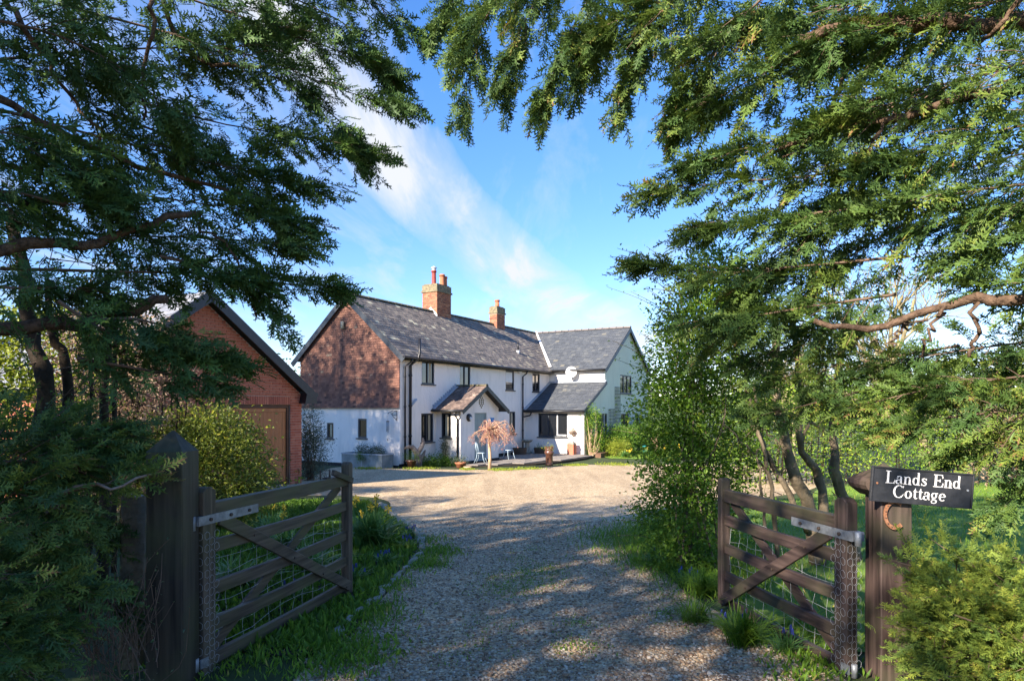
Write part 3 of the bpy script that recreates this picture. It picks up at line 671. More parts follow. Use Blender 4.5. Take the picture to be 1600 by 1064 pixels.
# porch roof: ridge along y at x = 4.03
psl = 0.56; PSL = math.sqrt(1 + psl ** 2); PR = 3.48
mb = MB()
for sgn in (-1, 1):
    e = 4.03 + sgn * 1.88
    mb.prism([(e, -1.62, PR - psl * 1.88), (4.03, -1.62, PR), (4.03, -0.002, PR), (e, -0.002, PR - psl * 1.88)], (0, 0, -0.07))
proof = mb.build('porch_roof', M['slate_base'], cot)
pieces('tiles', slate_rows(1.88 * PSL, 0.13, 0.19, lambda b: (0.02, 1.66), 0.018), (4.03 - 1.90, 0, PR - psl * 1.90), (0, -1, 0), (1, 0, psl), M['slate_porch'], proof)
pieces('tiles', slate_rows(1.88 * PSL, 0.13, 0.19, lambda b: (-1.66, -0.02), 0.018), (4.03 + 1.90, 0, PR - psl * 1.90), (0, 1, 0), (-1, 0, psl), M['slate_porch'], proof)
ridge_tiles((4.03, -1.66, PR + .01), (4.03, -0.02, PR + .01), proof, M['ridge_old'], r=0.10)
mb = MB()
for k in range(12):
    x = 2.2 + k * 0.153; mb.box(x, x + 0.13, -0.03, -0.004, PR - psl * abs(x + .06 - 4.03) + .05, PR - psl * abs(x + .06 - 4.03) + .17)
mb.bar((2.15, -0.10, PR - psl * 1.88 + .045), (4.0, -0.10, PR + .045), 0.17, 0.02, up=(-psl, 0, 1))
mb.build('lead_flashing', M['lead'], proof)
for sgn in (-1, 1):
    mb = MB(); mb.bar((4.03, -1.66, PR - .07), (4.03 + sgn * 1.95, -1.66, PR - psl * 1.95 - .07), 0.035, 0.17); mb.build('barge_board', M['pipe'], proof)
# barge boards of the big gables
for y in (-0.34, 5.97):
    mb = MB(); mb.bar((-0.20, 2.815, 7.22), (-0.20, y, mz(-.34) - .12), 0.04, 0.22); mb.build('barge_board', M['frame'], roof)
for x in (13.2, 21.2):
    mb = MB(); mb.bar((17.2, -3.60, 7.22), (x, -3.60, wz(13.2) - .10), 0.04, 0.20); mb.build('barge_board', M['frame'], wroof)
# gutters and downpipes
def gutter(a, b, parent=cot, r=0.06):
    mb = MB(); mb.tube([a, b], r, 8); return mb.build('gutter', M['pipe'], parent)
gutter((-0.22, -0.36, mz(-.3) - .02), (13.3, -0.36, mz(-.3) - .02)); gutter((13.19, -0.35, wz(13.25) - .03), (13.19, -3.6, wz(13.25) - .03))
gutter((10.36, -0.02, lz(10.36) - .03), (10.36, -3.55, lz(10.36) - .03), r=0.05)
gutter((2.10, -0.01, PR - psl * 1.9 - .03), (2.10, -1.66, PR - psl * 1.9 - .03), r=0.05); gutter((5.96, -0.01, PR - psl * 1.9 - .03), (5.96, -1.66, PR - psl * 1.9 - .03), r=0.05)
def pipe(pts, r=0.04):
    mb = MB(); mb.tube(pts, r, 8)
    a, b = Vector(pts[-2]), Vector(pts[-1])
    for k in (0.1, 0.4, 0.7, 0.95): c = a.lerp(b, k); mb.tube([c - Vector((0, 0, .04)), c + Vector((0, 0, .04))], r * 1.3, 8)
    return mb.build('downpipe', M['pipe'], cot)
pipe([(0.35, -0.36, 4.55), (0.35, -0.33, 4.40), (0.22, -0.08, 4.20), (0.22, -0.08, 0.1)])
pipe([(0.75, -0.42, 5.35), (0.75, -0.42, 4.75), (0.70, -0.40, 4.55), (0.55, -0.10, 4.25), (0.52, -0.10, 0.1)], 0.06)
mb = MB(); mb.tube([(0.52, -0.10, 2.55), (0.75, -0.11, 2.72), (1.0, -0.05, 2.85)], 0.05, 8); mb.build('branch_pipe', M['lead'], cot)
pipe([(10.2, -0.36, 4.5), (10.2, -0.30, 4.35), (10.2, -0.08, 4.2), (10.2, -0.08, 0.1)])
mb = MB(); mb.tube([(10.36, -0.5, 2.28), (10.36, -0.42, 2.12), (10.22, -0.12, 2.05)], 0.04, 8); mb.build('downpipe_branch', M['pipe'], cot)
pipe([(2.12, -1.20, 2.32), (2.14, -1.20, 2.22), (2.39, -1.18, 2.02), (2.39, -1.18, 0.05)])
mb = MB(); mb.box(9.7, 10.02, -0.14, -0.004, 4.36, 4.70); mb.build('alarm_box', M['white_met'], cot)
mb = MB(); mb.box(0, 0, 0, 0, 0, 0) if False else None
mb = MB(); mb.tube([(5.55, -0.02, 4.58), (5.55, -0.16, 4.56)], 0.03, 8); mb.box(5.5, 5.72, -0.24, -0.12, 4.50, 4.62); mb.build('security_light', M['pipe'], cot)
mb = MB(); mb.tube([(11.25, 0.8, mz(.8) - .05), (11.25, 0.8, mz(.8) + .16)], 0.10, 10); vf = mb.build('roof_vent', M['lead'], roof)
mb = MB(); mb.tube([(11.25, 0.8, mz(.8) + .16), (11.25, 0.8, mz(.8) + .62)], 0.045, 8); mb.build('roof_flue', M['pipe'], roof)
mb = MB(); mb.tube([(-0.02, 3.0, 5.95), (-0.14, 3.0, 5.95)], 0.03, 8); mb.tube([(-0.15, 3.0, 5.86), (-0.15, 3.0, 6.18)], 0.075, 10); mb.build('gable_lamp', M['curtain'], cot)

# tile hanging on the gable, bell cast at the foot
rows = []
for j in range(48):
    z0 = 2.50 + j * 0.102; zc_ = z0 + 0.09
    if zc_ > 7.14: break
    half = 2.815 if zc_ < 4.8 else (7.24 - zc_) / 0.888 + 0.02
    if half < 0.08: break
    lo, hi = 2.815 - half, 2.815 + half
    a = lo - (0.0825 if j % 2 else 0.0)
    while a < hi:
        x0, x1 = max(a + 0.003, lo), min(a + 0.165 - 0.003, hi)
        if x1 - x0 > 0.02:
            t = random.gauss(0.50, 0.17) - (0.08 if j < 6 else 0)
            bell = 0.06 * max(0, (4 - j)) / 4
            rows.append((x0, x1, z0 + random.uniform(-.004, .004), z0 + 0.15, 0.042 + bell + random.uniform(0, .004), 0.010 + bell * .7, 0.013, min(max(t, 0), 1)))
        a += 0.165
pieces('hung_tiles', [(-r[1], -r[0], *r[2:]) for r in rows], (0, 0, 0), (0, -1, 0), (0, 0, 1), M['tile'], cot)
# chimneys
def bricks_on(face, a0, a1, z0, z1, bl=0.215, bh=0.065, j=0.010):
    out = []; r_ = 0; z = z0
    while z + bh <= z1 + 1e-4:
        a = a0 - (bl * 0.5 + j / 2 if r_ % 2 else 0)
        while a < a1 - 0.01:
            x0, x1 = max(a, a0), min(a + bl, a1)
            if x1 - x0 > 0.03: out.append((x0, x1, z, z + bh, -0.01, -0.01, 0.018 + random.uniform(0, .003), min(max(random.gauss(.5, .2), 0), 1)))
            a += bl + j
        z += bh + j; r_ += 1
    return out
def chimney(x0, x1, y0, y1, z0, z1, pots, label):
    mb = MB(); mb.box(x0, x1, y0, y1, z0, z1 - 0.30); ch = mb.build('chimney', M['mortar'], cot); ch['label'] = label
    pieces('bricks', [(-r[1], -r[0], *r[2:]) for r in bricks_on(0, y0, y1, z0, z1 - 0.38)], (x0, 0, 0), (0, -1, 0), (0, 0, 1), M['chim_brick'], ch)
    pieces('bricks', bricks_on(0, x0, x1, z0, z1 - 0.38), (0, y0, 0), (1, 0, 0), (0, 0, 1), M['chim_brick'], ch)
    mb = MB(); mb.box(x0 - .06, x1 + .06, y0 - .06, y1 + .06, z1 - .38, z1 - .30); mb.box(x0 - .015, x1 + .015, y0 - .015, y1 + .015, z1 - .30, z1); mb.box(x0 + .05, x1 - .05, y0 + .05, y1 - .05, z1, z1 + .05)
    mb.build('chimney_cap', M['lichen'], ch)
    for (x, y, r_, h, mt, cowl) in pots:
        mb = MB(); mb.lathe([(r_ * 1.1, 0), (r_, 0.1), (r_ * .92, h * .8), (r_ * .92, h - .1), (r_ * 1.18, h - .1), (r_ * 1.18, h - .03), (r_ * 1.02, h), (r_ * .8, h), (r_ * .8, h - .2), (0, h - .2)], 14, (x, y, z1 + .04))
        po = mb.build('chimney_pot', M[mt], ch)
        if cowl:
            mb = MB(); mb.lathe([(r_ * .9, 0), (r_ * .9, .12)], 12, (x, y, z1 + .04 + h)); mb.lathe([(r_ * 1.25, .10), (r_ * 1.3, .14), (r_ * .3, .22), (0, .22)], 12, (x, y, z1 + .04 + h)); mb.build('cowl_cap', M['lead'], ch)
chimney(6.0, 7.22, 2.52, 3.42, 6.4, 8.72, [(6.40, 3.0, .115, .75, 'pot_red', True), (6.75, 2.74, .13, .58, 'pot', False), (7.04, 2.76, .11, .52, 'pot', False)], 'larger brick chimney with three pots nearer the gable')
chimney(11.8, 12.7, 2.5, 3.0, 6.8, 8.35, [(12.25, 2.75, .13, .42, 'pot', False)], 'smaller brick chimney with a single pot')
mb = MB(); mb.add([(5.98, 2.9, 7.42), (5.98, 2.50, 7.02), (5.98, 2.50, 7.20), (5.98, 2.9, 7.6)], [(0, 1, 2, 3)]); mb.prism([(5.975, 3.05, 7.30), (5.975, 2.48, 6.98), (5.975, 2.48, 7.12), (5.975, 2.95, 7.55)], (-0.02, 0, 0)); mb.build('chimney_flashing', M['white_met'], cot)

# ================================================================== the garage
GO = Vector((-7.545, 16.77, -0.32))
gar = empty('garage', GO, HR, 'red brick garage with black barge boards and timber plank doors', 'garage')
GA = 4.85; gs = 0.716; GD = 6.5
def ghalf(z): return min(3.1, (GA - 0.22 - z) / gs)
mb = MB()
doors_g = [(0.22, 2.69, 2.11), (-2.69, -0.22, 2.11)]
wall_faces(mb, pl_front, -3.1, 3.1, -0.4, 2.40, [(d[0], d[1], -0.4, d[2]) for d in doors_g], 0.2)
mb.poly([(-3.1, 0, 2.40), (3.1, 0, 2.40), (0, 0, GA - .22)])
mb.poly([(3.1, 0, -.4), (3.1, GD, -.4), (3.1, GD, 2.4), (3.1, 0, 2.4)]); mb.poly([(-3.1, 0, -.4), (-3.1, GD, -.4), (-3.1, GD, 2.4), (-3.1, 0, 2.4)])
gw = mb.build('wall', M['mortar'], gar)
SB = MB(); SB.box(-0.1075, 0.1075, -0.016, 0.01, 0, 0.065); sbm = SB.mesh('brick'); sbm.materials.append(M['brick_plain'])
full = []; rest = []
bl, bh, jt = 0.215, 0.065, 0.010; z = -0.35; r_ = 0
while z < GA - 0.35:
    half = ghalf(z + bh); a = -3.1 - (bl / 2 + jt / 2 if r_ % 2 else 0)
    while a < 3.1:
        segs = [(max(a, -half), min(a + bl, half))]
        if z < 2.11 + 0.225:
            ns = []
            for s0, s1 in segs:
                for d in doors_g:
                    if s0 < d[1] + .0 and s1 > d[0] - .0:
                        if s0 < d[0]: s1 = min(s1, d[0] - .0)
                        elif s1 > d[1]: s0 = max(s0, d[1])
                        else: s0 = s1
                ns.append((s0, s1))
            segs = ns
        for s0, s1 in segs:
            if s1 - s0 < 0.03: continue
            if s1 - s0 > bl - 0.002 and z > 2.34 and s0 > -1.4: full.append((s0 + bl / 2, z))
            else: rest.append((s0, s1, z, z + bh, -.01, -.01, .026, min(max(random.gauss(.5, .2), 0), 1)))
        a += bl + jt
    z += bh + jt; r_ += 1
full.sort(key=lambda p: p[0])
for x, z in full[:300]:
    o = link('brick', sbm, gw); o.location = (x, random.uniform(-.002, .001), z)
for x, z in full[300:]: rest.append((x - bl / 2, x + bl / 2, z, z + bh, -.01, -.01, .026, min(max(random.gauss(.5, .2), 0), 1)))
for d in doors_g:
    a = d[0]
    while a < d[1] - .03: rest.append((a, a + .065, 2.115, 2.33, -.01, -.01, .027, min(max(random.gauss(.5, .2), 0), 1))); a += .075
pieces('bricks', rest, (0, 0, 0), (1, 0, 0), (0, 0, 1), M['brick'], gw)
side = bricks_on(0, 0, GD, -.35, 2.38)
pieces('bricks', side, (3.1, 0, 0), (0, 1, 0), (0, 0, 1), M['brick'], gw)
pieces('bricks', [(-r[1], -r[0], *r[2:]) for r in side], (-3.1, 0, 0), (0, -1, 0), (0, 0, 1), M['brick'], gw)
for d in doors_g:
    mb = MB(); mb.box(d[0] + .002, d[0] + .09, .03, .11, -.4, 2.108); mb.box(d[1] - .09, d[1] - .002, .03, .11, -.4, 2.108); mb.box(d[0] + .09, d[1] - .09, .03, .11, 2.02, 2.108)
    gd = mb.build('garage_door', M['oak_frame'], gar)
    n = 18; w = (d[1] - d[0] - .18) / n
    for k in range(n):
        g = MB(); x = d[0] + .09 + k * w; g.box(x + .003, x + w - .003, .07 + .004 * (k % 3 == 1), .10, -.02, 1.90); g.build('plank', M['oak'], gd)
    g = MB(); g.box(d[0] + .10, d[1] - .10, .055, .10, 1.905, 2.01); g.build('door_rail', M['oak'], gd)
    g = MB(); g.box(d[0] + .09, d[1] - .09, .102, .112, -.1, 2.02); g.build('door_backing', M['oak_frame'], gd)
GSL = math.sqrt(1 + gs ** 2)
mb = MB()
for sg in (-1, 1):
    mb.prism([(sg * 3.38, -.22, GA - gs * 3.38), (0, -.22, GA), (0, GD + .2, GA), (sg * 3.38, GD + .2, GA - gs * 3.38)], (0, 0, -.08))
grf = mb.build('roof', M['slate_base'], gar)
M['slate_pale'] = tinted('pale_garage_slates', [(0.0, (0.15, 0.16, 0.18)), (0.5, (0.22, 0.23, 0.25)), (1.0, (0.33, 0.33, 0.33))], 0.55, 0.5, 0.2, 20, 0.2, 4)
pieces('slates', [(-r[1], -r[0], *r[2:]) for r in slate_rows(3.4 * GSL, .2, .27, lambda b: (-.24, GD + .2), .010)], (-3.40, 0, GA - gs * 3.40), (0, -1, 0), (1, 0, gs), M['slate_pale'], grf)
pieces('slates', slate_rows(3.4 * GSL, .2, .27, lambda b: (-.24, GD + .2), .010), (3.40, 0, GA - gs * 3.40), (0, 1, 0), (-1, 0, gs), M['slate_pale'], grf)
for sg in (-1, 1):
    mb = MB(); mb.bar((0, -.25, GA - .10), (sg * 3.42, -.25, GA - gs * 3.42 - .10), .05, .24); mb.build('barge_board', M['pipe'], grf)
    mb = MB(); mb.prism([(sg * 3.44, -.27, GA - gs * 3.44 - .02), (sg * 3.44, -.27, GA - gs * 3.44 - .24), (sg * 3.0, -.27, GA - gs * 3.44 - .24), (sg * 3.08, -.27, GA - gs * 3.1 - .15)], (0, .30, 0)); mb.build('eaves_box', M['pipe'], grf)
    mb = MB(); mb.tube([(sg * 3.46, -.25, GA - gs * 3.42), (sg * 3.46, GD + .2, GA - gs * 3.42)], .06, 8); mb.build('gutter', M['pipe'], grf)
mb = MB(); mb.box(-0.2, -0.06, -.10, -.017, 3.35, 3.47); mb.build('security_light', M['white_met'], gar)
# ================================================================== gates, posts and the sign
def gate(name, label, hinge, free, side, mx, mz_, zs, stile_f, stile_h, net):
    hx, hy = hinge; fx, fy = free
    L = math.hypot(fx - hx, fy - hy); ang = math.atan2(fy - hy, fx - hx)
    g = empty(name, (hx, hy, 0), ang, label, 'gate', 'driveway gates standing open')
    z0h = gz(hx, hy); T = 0.045
    # stiles with rounded tops
    def stile(x0, x1, za, zb, dome):
        mb = MB(); pr = [(x0, za), (x1, za), (x1, zb - dome), (x0 + (x1 - x0) * .75, zb - dome * .25), (x0 + (x1 - x0) * .5, zb), (x0 + (x1 - x0) * .25, zb - dome * .25), (x0, zb - dome)]
        mb.prism([(x, -.038, z) for x, z in pr], (0, .076, 0)); return mb.build('stile', mz_, g, bevel=.004)
    stile(-.005, .115, .0 + z0h * .2, stile_h, .03); stile(L - .075, L, gz(fx, fy) + .05, stile_f, .025)
    for k, (a, b) in enumerate(zs):
        mb = MB(); h = b - a; sag = -.012 if k else 0
        th = .035 if k == 0 else .021
        xs_ = [.115 + (L - .19) * i / 6 for i in range(7)]
        for i in range(6):
            dz = [sag * math.sin(math.pi * j / 6) + random.uniform(-.001, .001) for j in (i, i + 1)]
            pass
        vs = []
        for i, x in enumerate(xs_):
            d = sag * math.sin(math.pi * i / 6); t = th * (1 - .25 * i / 6)
            vs += [(x, -t, a + d), (x, t, a + d), (x, t, b + d - (.0 if k else .0)), (x, -t, b + d)]
        fs = [(0, 1, 2, 3), (24, 27, 26, 25)]
        for i in range(6):
            o = i * 4
            for j in range(4): fs.append((o + j, o + 4 + j, o + 4 + (j + 1) % 4, o + (j + 1) % 4))
        mb.add(vs, fs); mb.build('rail', mx, g, bevel=.003)
    yb = side * .034
    mb = MB(); mb.bar((.16, yb, zs[0][0] - .01), (L - .055, yb, zs[4][0] + .03), .022, .085); mb.build('brace', mx, g, bevel=.003)
    mb = MB(); mb.bar((L - .12, -yb, zs[0][0] - .0), (.10, -yb, zs[4][0] + .06), .022, .08); mb.build('brace', mx, g, bevel=.003)
    # hinge strap wrapped over the stile
    zc_ = zs[0][0] + .0; ys_ = side * .0455
    mb = MB(); mb.box(-.055, .56, min(ys_, ys_ - side * .006), max(ys_, ys_ - side * .006), zc_ - .028, zc_ + .028)
    mb.box(-.061, -.0062, -.040, .040, zc_ - .027, zc_ + .027)
    mb.tube([(-.085, side * .02, zc_ - .05), (-.085, side * .02, zc_ + .035)], .02, 10); st = mb.build('hinge_strap', M['galv'], g)
    for x in (.05, .25, .45):
        mb = MB(); mb.tube([(x, ys_, zc_), (x, ys_ + side * .012, zc_)], .011, 8); mb.build('bolt', M['bolt'], st)
    mb = MB(); mb.box(-.03, .04, side * .038 - .004, side * .038 + .006, zs[4][0] + .03, zs[4][0] + .085); mb.tube([(-.05, side * .02, zs[4][0] + .02), (-.05, side * .02, zs[4][0] + .10)], .018, 8); mb.build('lower_hinge', M['galv'], g)
    for k, (a, b) in enumerate(zs):
        if k == 0: continue
        mb = MB(); t = (zs[0][0] - (a + b) / 2) / (zs[0][0] - zs[4][0]); x = .16 + (L - .215) * t
        mb.tube([(x, side * .044, (a + b) / 2), (x, side * .052, (a + b) / 2)], .009, 6); mb.build('bolt', M['bolt'], g)
    # hexagonal netting stapled round the hinge stile
    mb = MB(); s_ = .026
    for f_ in (0, 1):
        for r_ in range(int(stile_h * .80 / (s_ * 3)) + 1):
            for c_ in range(3):
                zc2 = .02 + r_ * s_ * 3 + (s_ * 1.5 if c_ % 2 else 0); xc = .022 + c_ * .045 * (.86 if f_ else 1)
                if zc2 > stile_h * .78: continue
                pt = lambda x, z: (x, side * (.0415 + random.uniform(0, .006)), z) if f_ == 0 else (-.0085 - random.uniform(0, .006), side * (.036 - x * .75), z)
                p = [(xc - .022, zc2 + s_ * .5), (xc, zc2 + s_), (xc + .022, zc2 + s_ * .5), (xc + .022, zc2 - s_ * .5), (xc, zc2 - s_), (xc - .022, zc2 - s_ * .5), (xc - .022, zc2 + s_ * .5)]
                pp = [pt(*q_) for q_ in p]
                mb.tube(pp, .0013, 4, caps=False)
    mb.build('chicken_wire', M['wire'], g)
    if net:
        mb = MB(); yn = -side * .030
        for k in range(12):
            x = .16 + k * (L - .26) / 11
            mb.tube([(x + random.uniform(-.02, .02), yn + random.uniform(-.012, .012), z) for z in np.linspace(.06, net, 6)], .0016, 4, caps=False)
        for k in range(8):
            z = .08 + (net - .08) * k / 7
            mb.tube([(x, yn + random.uniform(-.012, .012), z + random.uniform(-.014, .014) - .02 * math.sin(4 * x)) for x in np.linspace(.12, L - .08, 9)], .0016, 4, caps=False)
        mb.build('wire_netting', M['wire'], g)
    return g, L
ZL = [(.975, 1.07), (.755, .835), (.49, .572), (.265, .345), (.05, .13)]
lg, LL = gate('field_gate', 'weathered grey brown five bar gate leaf beside the flower bed, hung on the tall post', (-1.915, 4.17), (-1.47, 6.15), -1, M['gate_x'], M['gate_z'], ZL, 1.185, 1.175, 0.70)
ZR = [(.885, .985), (.690, .775), (.455, .535), (.225, .305), (.015, .095)]
rgt, RL = gate('field_gate', 'dark stained five bar gate leaf with wire netting, below the name sign', (2.075, 4.17), (1.775, 5.78), 1, M['rgate_x'], M['rgate_z'], ZR, 1.08, 1.11, 0.74)
# latch on the free end of the near leaf
mb = MB(); mb.bar((LL - .34, -.02, 1.115), (LL - .05, -.055, 1.02), .03, .045); mb.build('latch_bar', M['gate_x'], lg)
mb = MB(); mb.tube([(LL - .52, 0, 1.072), (LL - .52, 0, 1.15)], .006, 6); mb.tube([(LL - .36, 0, 1.072), (LL - .36, 0, 1.14)], .009, 6); mb.box(LL - .45, LL - .38, -.02, .02, 1.0715, 1.082); mb.build('latch_catch', M['bolt'], lg)

def post(name, label, x0, x1, y0, y1, zt, mat, peak):
    o = empty(name, ((x0 + x1) / 2, (y0 + y1) / 2, gz(0, y0)), 0, label, 'post')
    hx_, hy_ = (x1 - x0) / 2, (y1 - y0) / 2; zt -= o.location.z
    mb = MB(); vs = []
    lev = [(-.3, 1.0), (zt * .33, 1.01), (zt * .66, .995), (zt - peak, 1.0)]
    for z, s_ in lev:
        for i, j in ((-1, -1), (1, -1), (1, 1), (-1, 1)): vs.append((i * hx_ * s_ + random.uniform(-.003, .003), j * hy_ * s_ + random.uniform(-.003, .003), z))
    fs = [(k * 4 + i, k * 4 + (i + 1) % 4, k * 4 + 4 + (i + 1) % 4, k * 4 + 4 + i) for k in range(3) for i in range(4)]
    mb.add(vs, fs)
    if peak:
        vs2 = vs[12:] + [(0, 0, zt)]
        mb.add(vs2, [(0, 1, 4), (1, 2, 4), (2, 3, 4), (3, 0, 4)])
    mb.build('shaft', mat, o, bevel=.006)
    return o, zt
post('gate_post', 'tall thick blackened gate post with pyramid top among conifer hedge', -2.11, -1.90, 3.93, 4.15, 1.535, M['post_z'], .13)
rp, rz_ = post('gate_post', 'dark square gate post with flared cap behind the name sign', 2.19, 2.375, 4.05, 4.24, 1.13, M['rgate_z'], 0)
mb = MB()
cs = [(.095, 1.13), (.15, 1.175), (.165, 1.20), (.165, 1.222), (.0, 1.325)]
vs = []
for r_, z in cs[:-1]:
    for i, j in ((-1, -1), (1, -1), (1, 1), (-1, 1)): vs.append((i * r_ - .02, j * min(r_, .112) + .015, z - rp.location.z))
vs.append((-.02, .015, 1.325 - rp.location.z))
mb.add(vs, [(k * 4 + i, k * 4 + (i + 1) % 4, k * 4 + 4 + (i + 1) % 4, k * 4 + 4 + i) for k in range(3) for i in range(4)] + [(12 + i, 12 + (i + 1) % 4, 16) for i in range(4)])
mb.build('cap', M['rgate_z'], rp)
# cut stump of an older fence post
o = empty('fence_post_stub', (-2.42, 4.35, gz(0, 4.35)), .2, 'pale topped cut off old fence post half hidden in the conifer hedge', 'post')
mb = MB(); mb.tube([(0, 0, -.2), (0, 0, .5), (.01, 0, 1.08)], [.075, .072, .07], 10); mb.build('shaft', M['bark_grey'], o)
mb = MB(); mb.tube([(.01, 0, 1.081), (.012, 0, 1.09)], [.066, .064], 10); mb.build('cut_top', M['stone'], o)

# ---- name sign
sg = empty('name_sign', (2.412, 4.020, 1.193), 0, 'black rectangular name plate with white serif lettering reading Lands End Cottage', 'sign')
sg.rotation_euler = (0, R(4.7), 0)
mb = MB(); mb.box(-.30, .30, -.006, .012, -.103, .103); mb.build('board', M['sign'], sg, bevel=.002)
for a in ((-.30, .30, .094, .103), (-.30, .30, -.103, -.094), (-.30, -.291, -.094, .094), (.291, .30, -.094, .094)):
    mb = MB(); mb.box(a[0], a[1], -.0125, -.0065, a[2], a[3]); mb.build('rim', M['sign'], sg, bevel=.0015)
for x, z, mt in ((-.267, .005, 'rust'), (.267, .005, 'galv')):
    mb = MB(); mb.tube([(x, -.006, z), (x, -.0095, z)], .0065, 10); mb.build('screw', M[mt], sg)
TK, TN = .155, .05
def arc(cx, cy, rx, ry, a0, a1, n=14, tk=TK, tn=TN):
    out = []
    for i in range(n + 1):
        a = R(a0 + (a1 - a0) * i / n)
        out.append((cx + rx * math.cos(a), cy + ry * math.sin(a), tn + (tk - tn) * abs(math.cos(a)) ** 1.3))
    return out
def ln(x0, y0, x1, y1, w): return [(x0, y0, w), (x1, y1, w)]
def ser(x, y, w): return ln(x - w / 2, y, x + w / 2, y, .05)
GL = {
 'L': (.82, [ln(.22, 0, .22, 1, .17), ser(.22, .975, .42), ln(.03, .025, .78, .025, .05), [(.66, .03, .02), (.765, .16, .07), (.78, .33, .03)]]),
 'E': (.86, [ln(.22, 0, .22, 1, .17), ln(.03, .975, .76, .975, .05), ln(.03, .025, .80, .025, .05), ln(.28, .52, .56, .52, .05), ln(.56, .40, .56, .64, .045), [(.66, .97, .02), (.75, .85, .07), (.76, .70, .03)], [(.68, .03, .02), (.79, .16, .07), (.80, .33, .03)]]),
 'C': (.90, [arc(.46, .5, .38, .485, 48, 312, 22, .17, .05), [(.74, .80, .03), (.79, .86, .06), (.80, .99, .035)], [(.70, .14, .05), (.78, .22, .045), (.83, .32, .03)]]),
 'a': (.60, [arc(.22, .17, .165, .155, 60, 300, 12, .13, .045), ln(.42, .09, .42, .47, .14), arc(.27, .46, .165, .165, 0, 150, 10, .13, .045), [(.12, .50, .09), (.12, .44, .08)], [(.42, .13, .12), (.46, .04, .07), (.56, .05, .03)], ln(.29, .345, .42, .375, .05)]),
 'n': (.70, [ln(.16, 0, .16, .60, .145), ser(.16, .02, .30), [(.02, .60, .04), (.16, .61, .05)], arc(.345, .43, .165, .18, 150, 20, 9, .12, .05), ln(.51, 0, .51, .46, .145), ser(.51, .02, .30)]),
 'd': (.68, [arc(.27, .31, .185, .285, 40, 320, 18, .15, .045), ln(.48, .0, .48, 1.0, .145), [(.36, .985, .04), (.48, .985, .05)], [(.48, .025, .05), (.62, .025, .045)]]),
 's': (.52, [[(.42, .47, .04), (.36, .56, .05), (.24, .595, .06), (.12, .54, .10), (.11, .44, .12), (.22, .35, .15), (.35, .27, .15), (.41, .17, .12), (.36, .06, .09), (.23, .02, .06), (.11, .06, .05), (.06, .17, .04)], ln(.43, .44, .43, .61, .035), ln(.05, .0, .05, .19, .035)]),
 'o': (.62, [arc(.30, .31, .215, .285, 0, 360, 24, .15, .045)]),
 't': (.42, [ln(.19, .10, .19, .72, .14), [(.12, .60, .03), (.19, .70, .08), (.21, .86, .04)], ln(.03, .595, .39, .595, .05), [(.19, .12, .13), (.24, .03, .07), (.34, .04, .04), (.39, .11, .03)]]),
 'g': (.62, [arc(.26, .40, .175, .195, 0, 360, 20, .13, .045), [(.38, .53, .04), (.47, .60, .05), (.56, .58, .07)], [(.17, .23, .04), (.11, .15, .05), (.17, .08, .09), (.36, .055, .11), (.47, -.03, .10), (.45, -.15, .06), (.28, -.22, .045), (.10, -.19, .06), (.06, -.09, .07), (.13, .0, .05), (.22, .06, .045)]]),
 'e': (.58, [arc(.29, .31, .205, .285, 8, 318, 20, .15, .045), ln(.12, .335, .49, .335, .05)]),
}
def letter(ch, x, z, h):
    adv, strokes = GL[ch]; mb = MB()
    for k, st in enumerate(strokes):
        d = .0070 + .00035 * k; n = len(st); vs = []
        for i, (px_, py_, w) in enumerate(st):
            a = st[max(i - 1, 0)]; b = st[min(i + 1, n - 1)]; tx, ty = b[0] - a[0], b[1] - a[1]; l_ = math.hypot(tx, ty) or 1
            nx, ny = -ty / l_, tx / l_
            for sgn in (1, -1): vs.append((x + (px_ + nx * w / 2 * sgn) * h, -d, z + (py_ + ny * w / 2 * sgn) * h))
        top = len(vs); vs += [(p[0], -.0061, p[2]) for p in vs]
        fs = [(2 * i, 2 * i + 1, 2 * i + 3, 2 * i + 2) for i in range(n - 1)]
        fs += [(2 * i, 2 * i + 2, top + 2 * i + 2, top + 2 * i) for i in range(n - 1)] + [(2 * i + 1, top + 2 * i + 1, top + 2 * i + 3, 2 * i + 3) for i in range(n - 1)]
        mb.add(vs, fs)
    mb.build('letter', M['letter'], sg)
    return adv * h
for word, z, h in (('Lands End', .010, .073), ('Cottage', -.083 + .012, .073)):
    W = sum((GL[c][0] if c != ' ' else .42) * h * 1.03 for c in word); x = -W / 2 + (.004 if word[0] == 'L' else -.012)
    for c in word:
        if c != ' ': letter(c, x, z, h)
        x += (GL[c][0] if c != ' ' else .42) * h * 1.03
# horseshoe on the post
hs_ = empty('horseshoe', (2.265, 4.043, 1.03), 0, 'rusty brown horseshoe nailed to the gate post under the sign', 'horseshoe')
mb = MB(); vs = []
for i in range(15):
    a = R(50 + 260 * i / 14); r0, r1 = .058, .078
    for r_, d in ((r0, 0), (r1, 0), (r1, -.010), (r0, -.010)): vs.append((r_ * math.cos(a) * .85, d, r_ * 1.15 * math.sin(a)))
mb.add(vs, [(0, 1, 2, 3), (56, 59, 58, 57)] + [(i * 4 + j, i * 4 + 4 + j, i * 4 + 4 + (j + 1) % 4, i * 4 + (j + 1) % 4) for i in range(14) for j in range(4)])
mb.build('shoe', M['rust'], hs_)
for i in range(6):
    a = R(110 + 28 * i); c = Vector((.068 * math.cos(a) * .85, -.010, .068 * 1.15 * math.sin(a))); mb = MB(); mb.tube([c, c + Vector((0, -.004, 0))], .004, 6); mb.build('nail', M['bolt'], hs_)

# ================================================================== things by the house
def hobj(name, x, y, z, label, cat, rz=0, group=None):
    return empty(name, hw(x, y, z), HR + rz, label, cat, group)
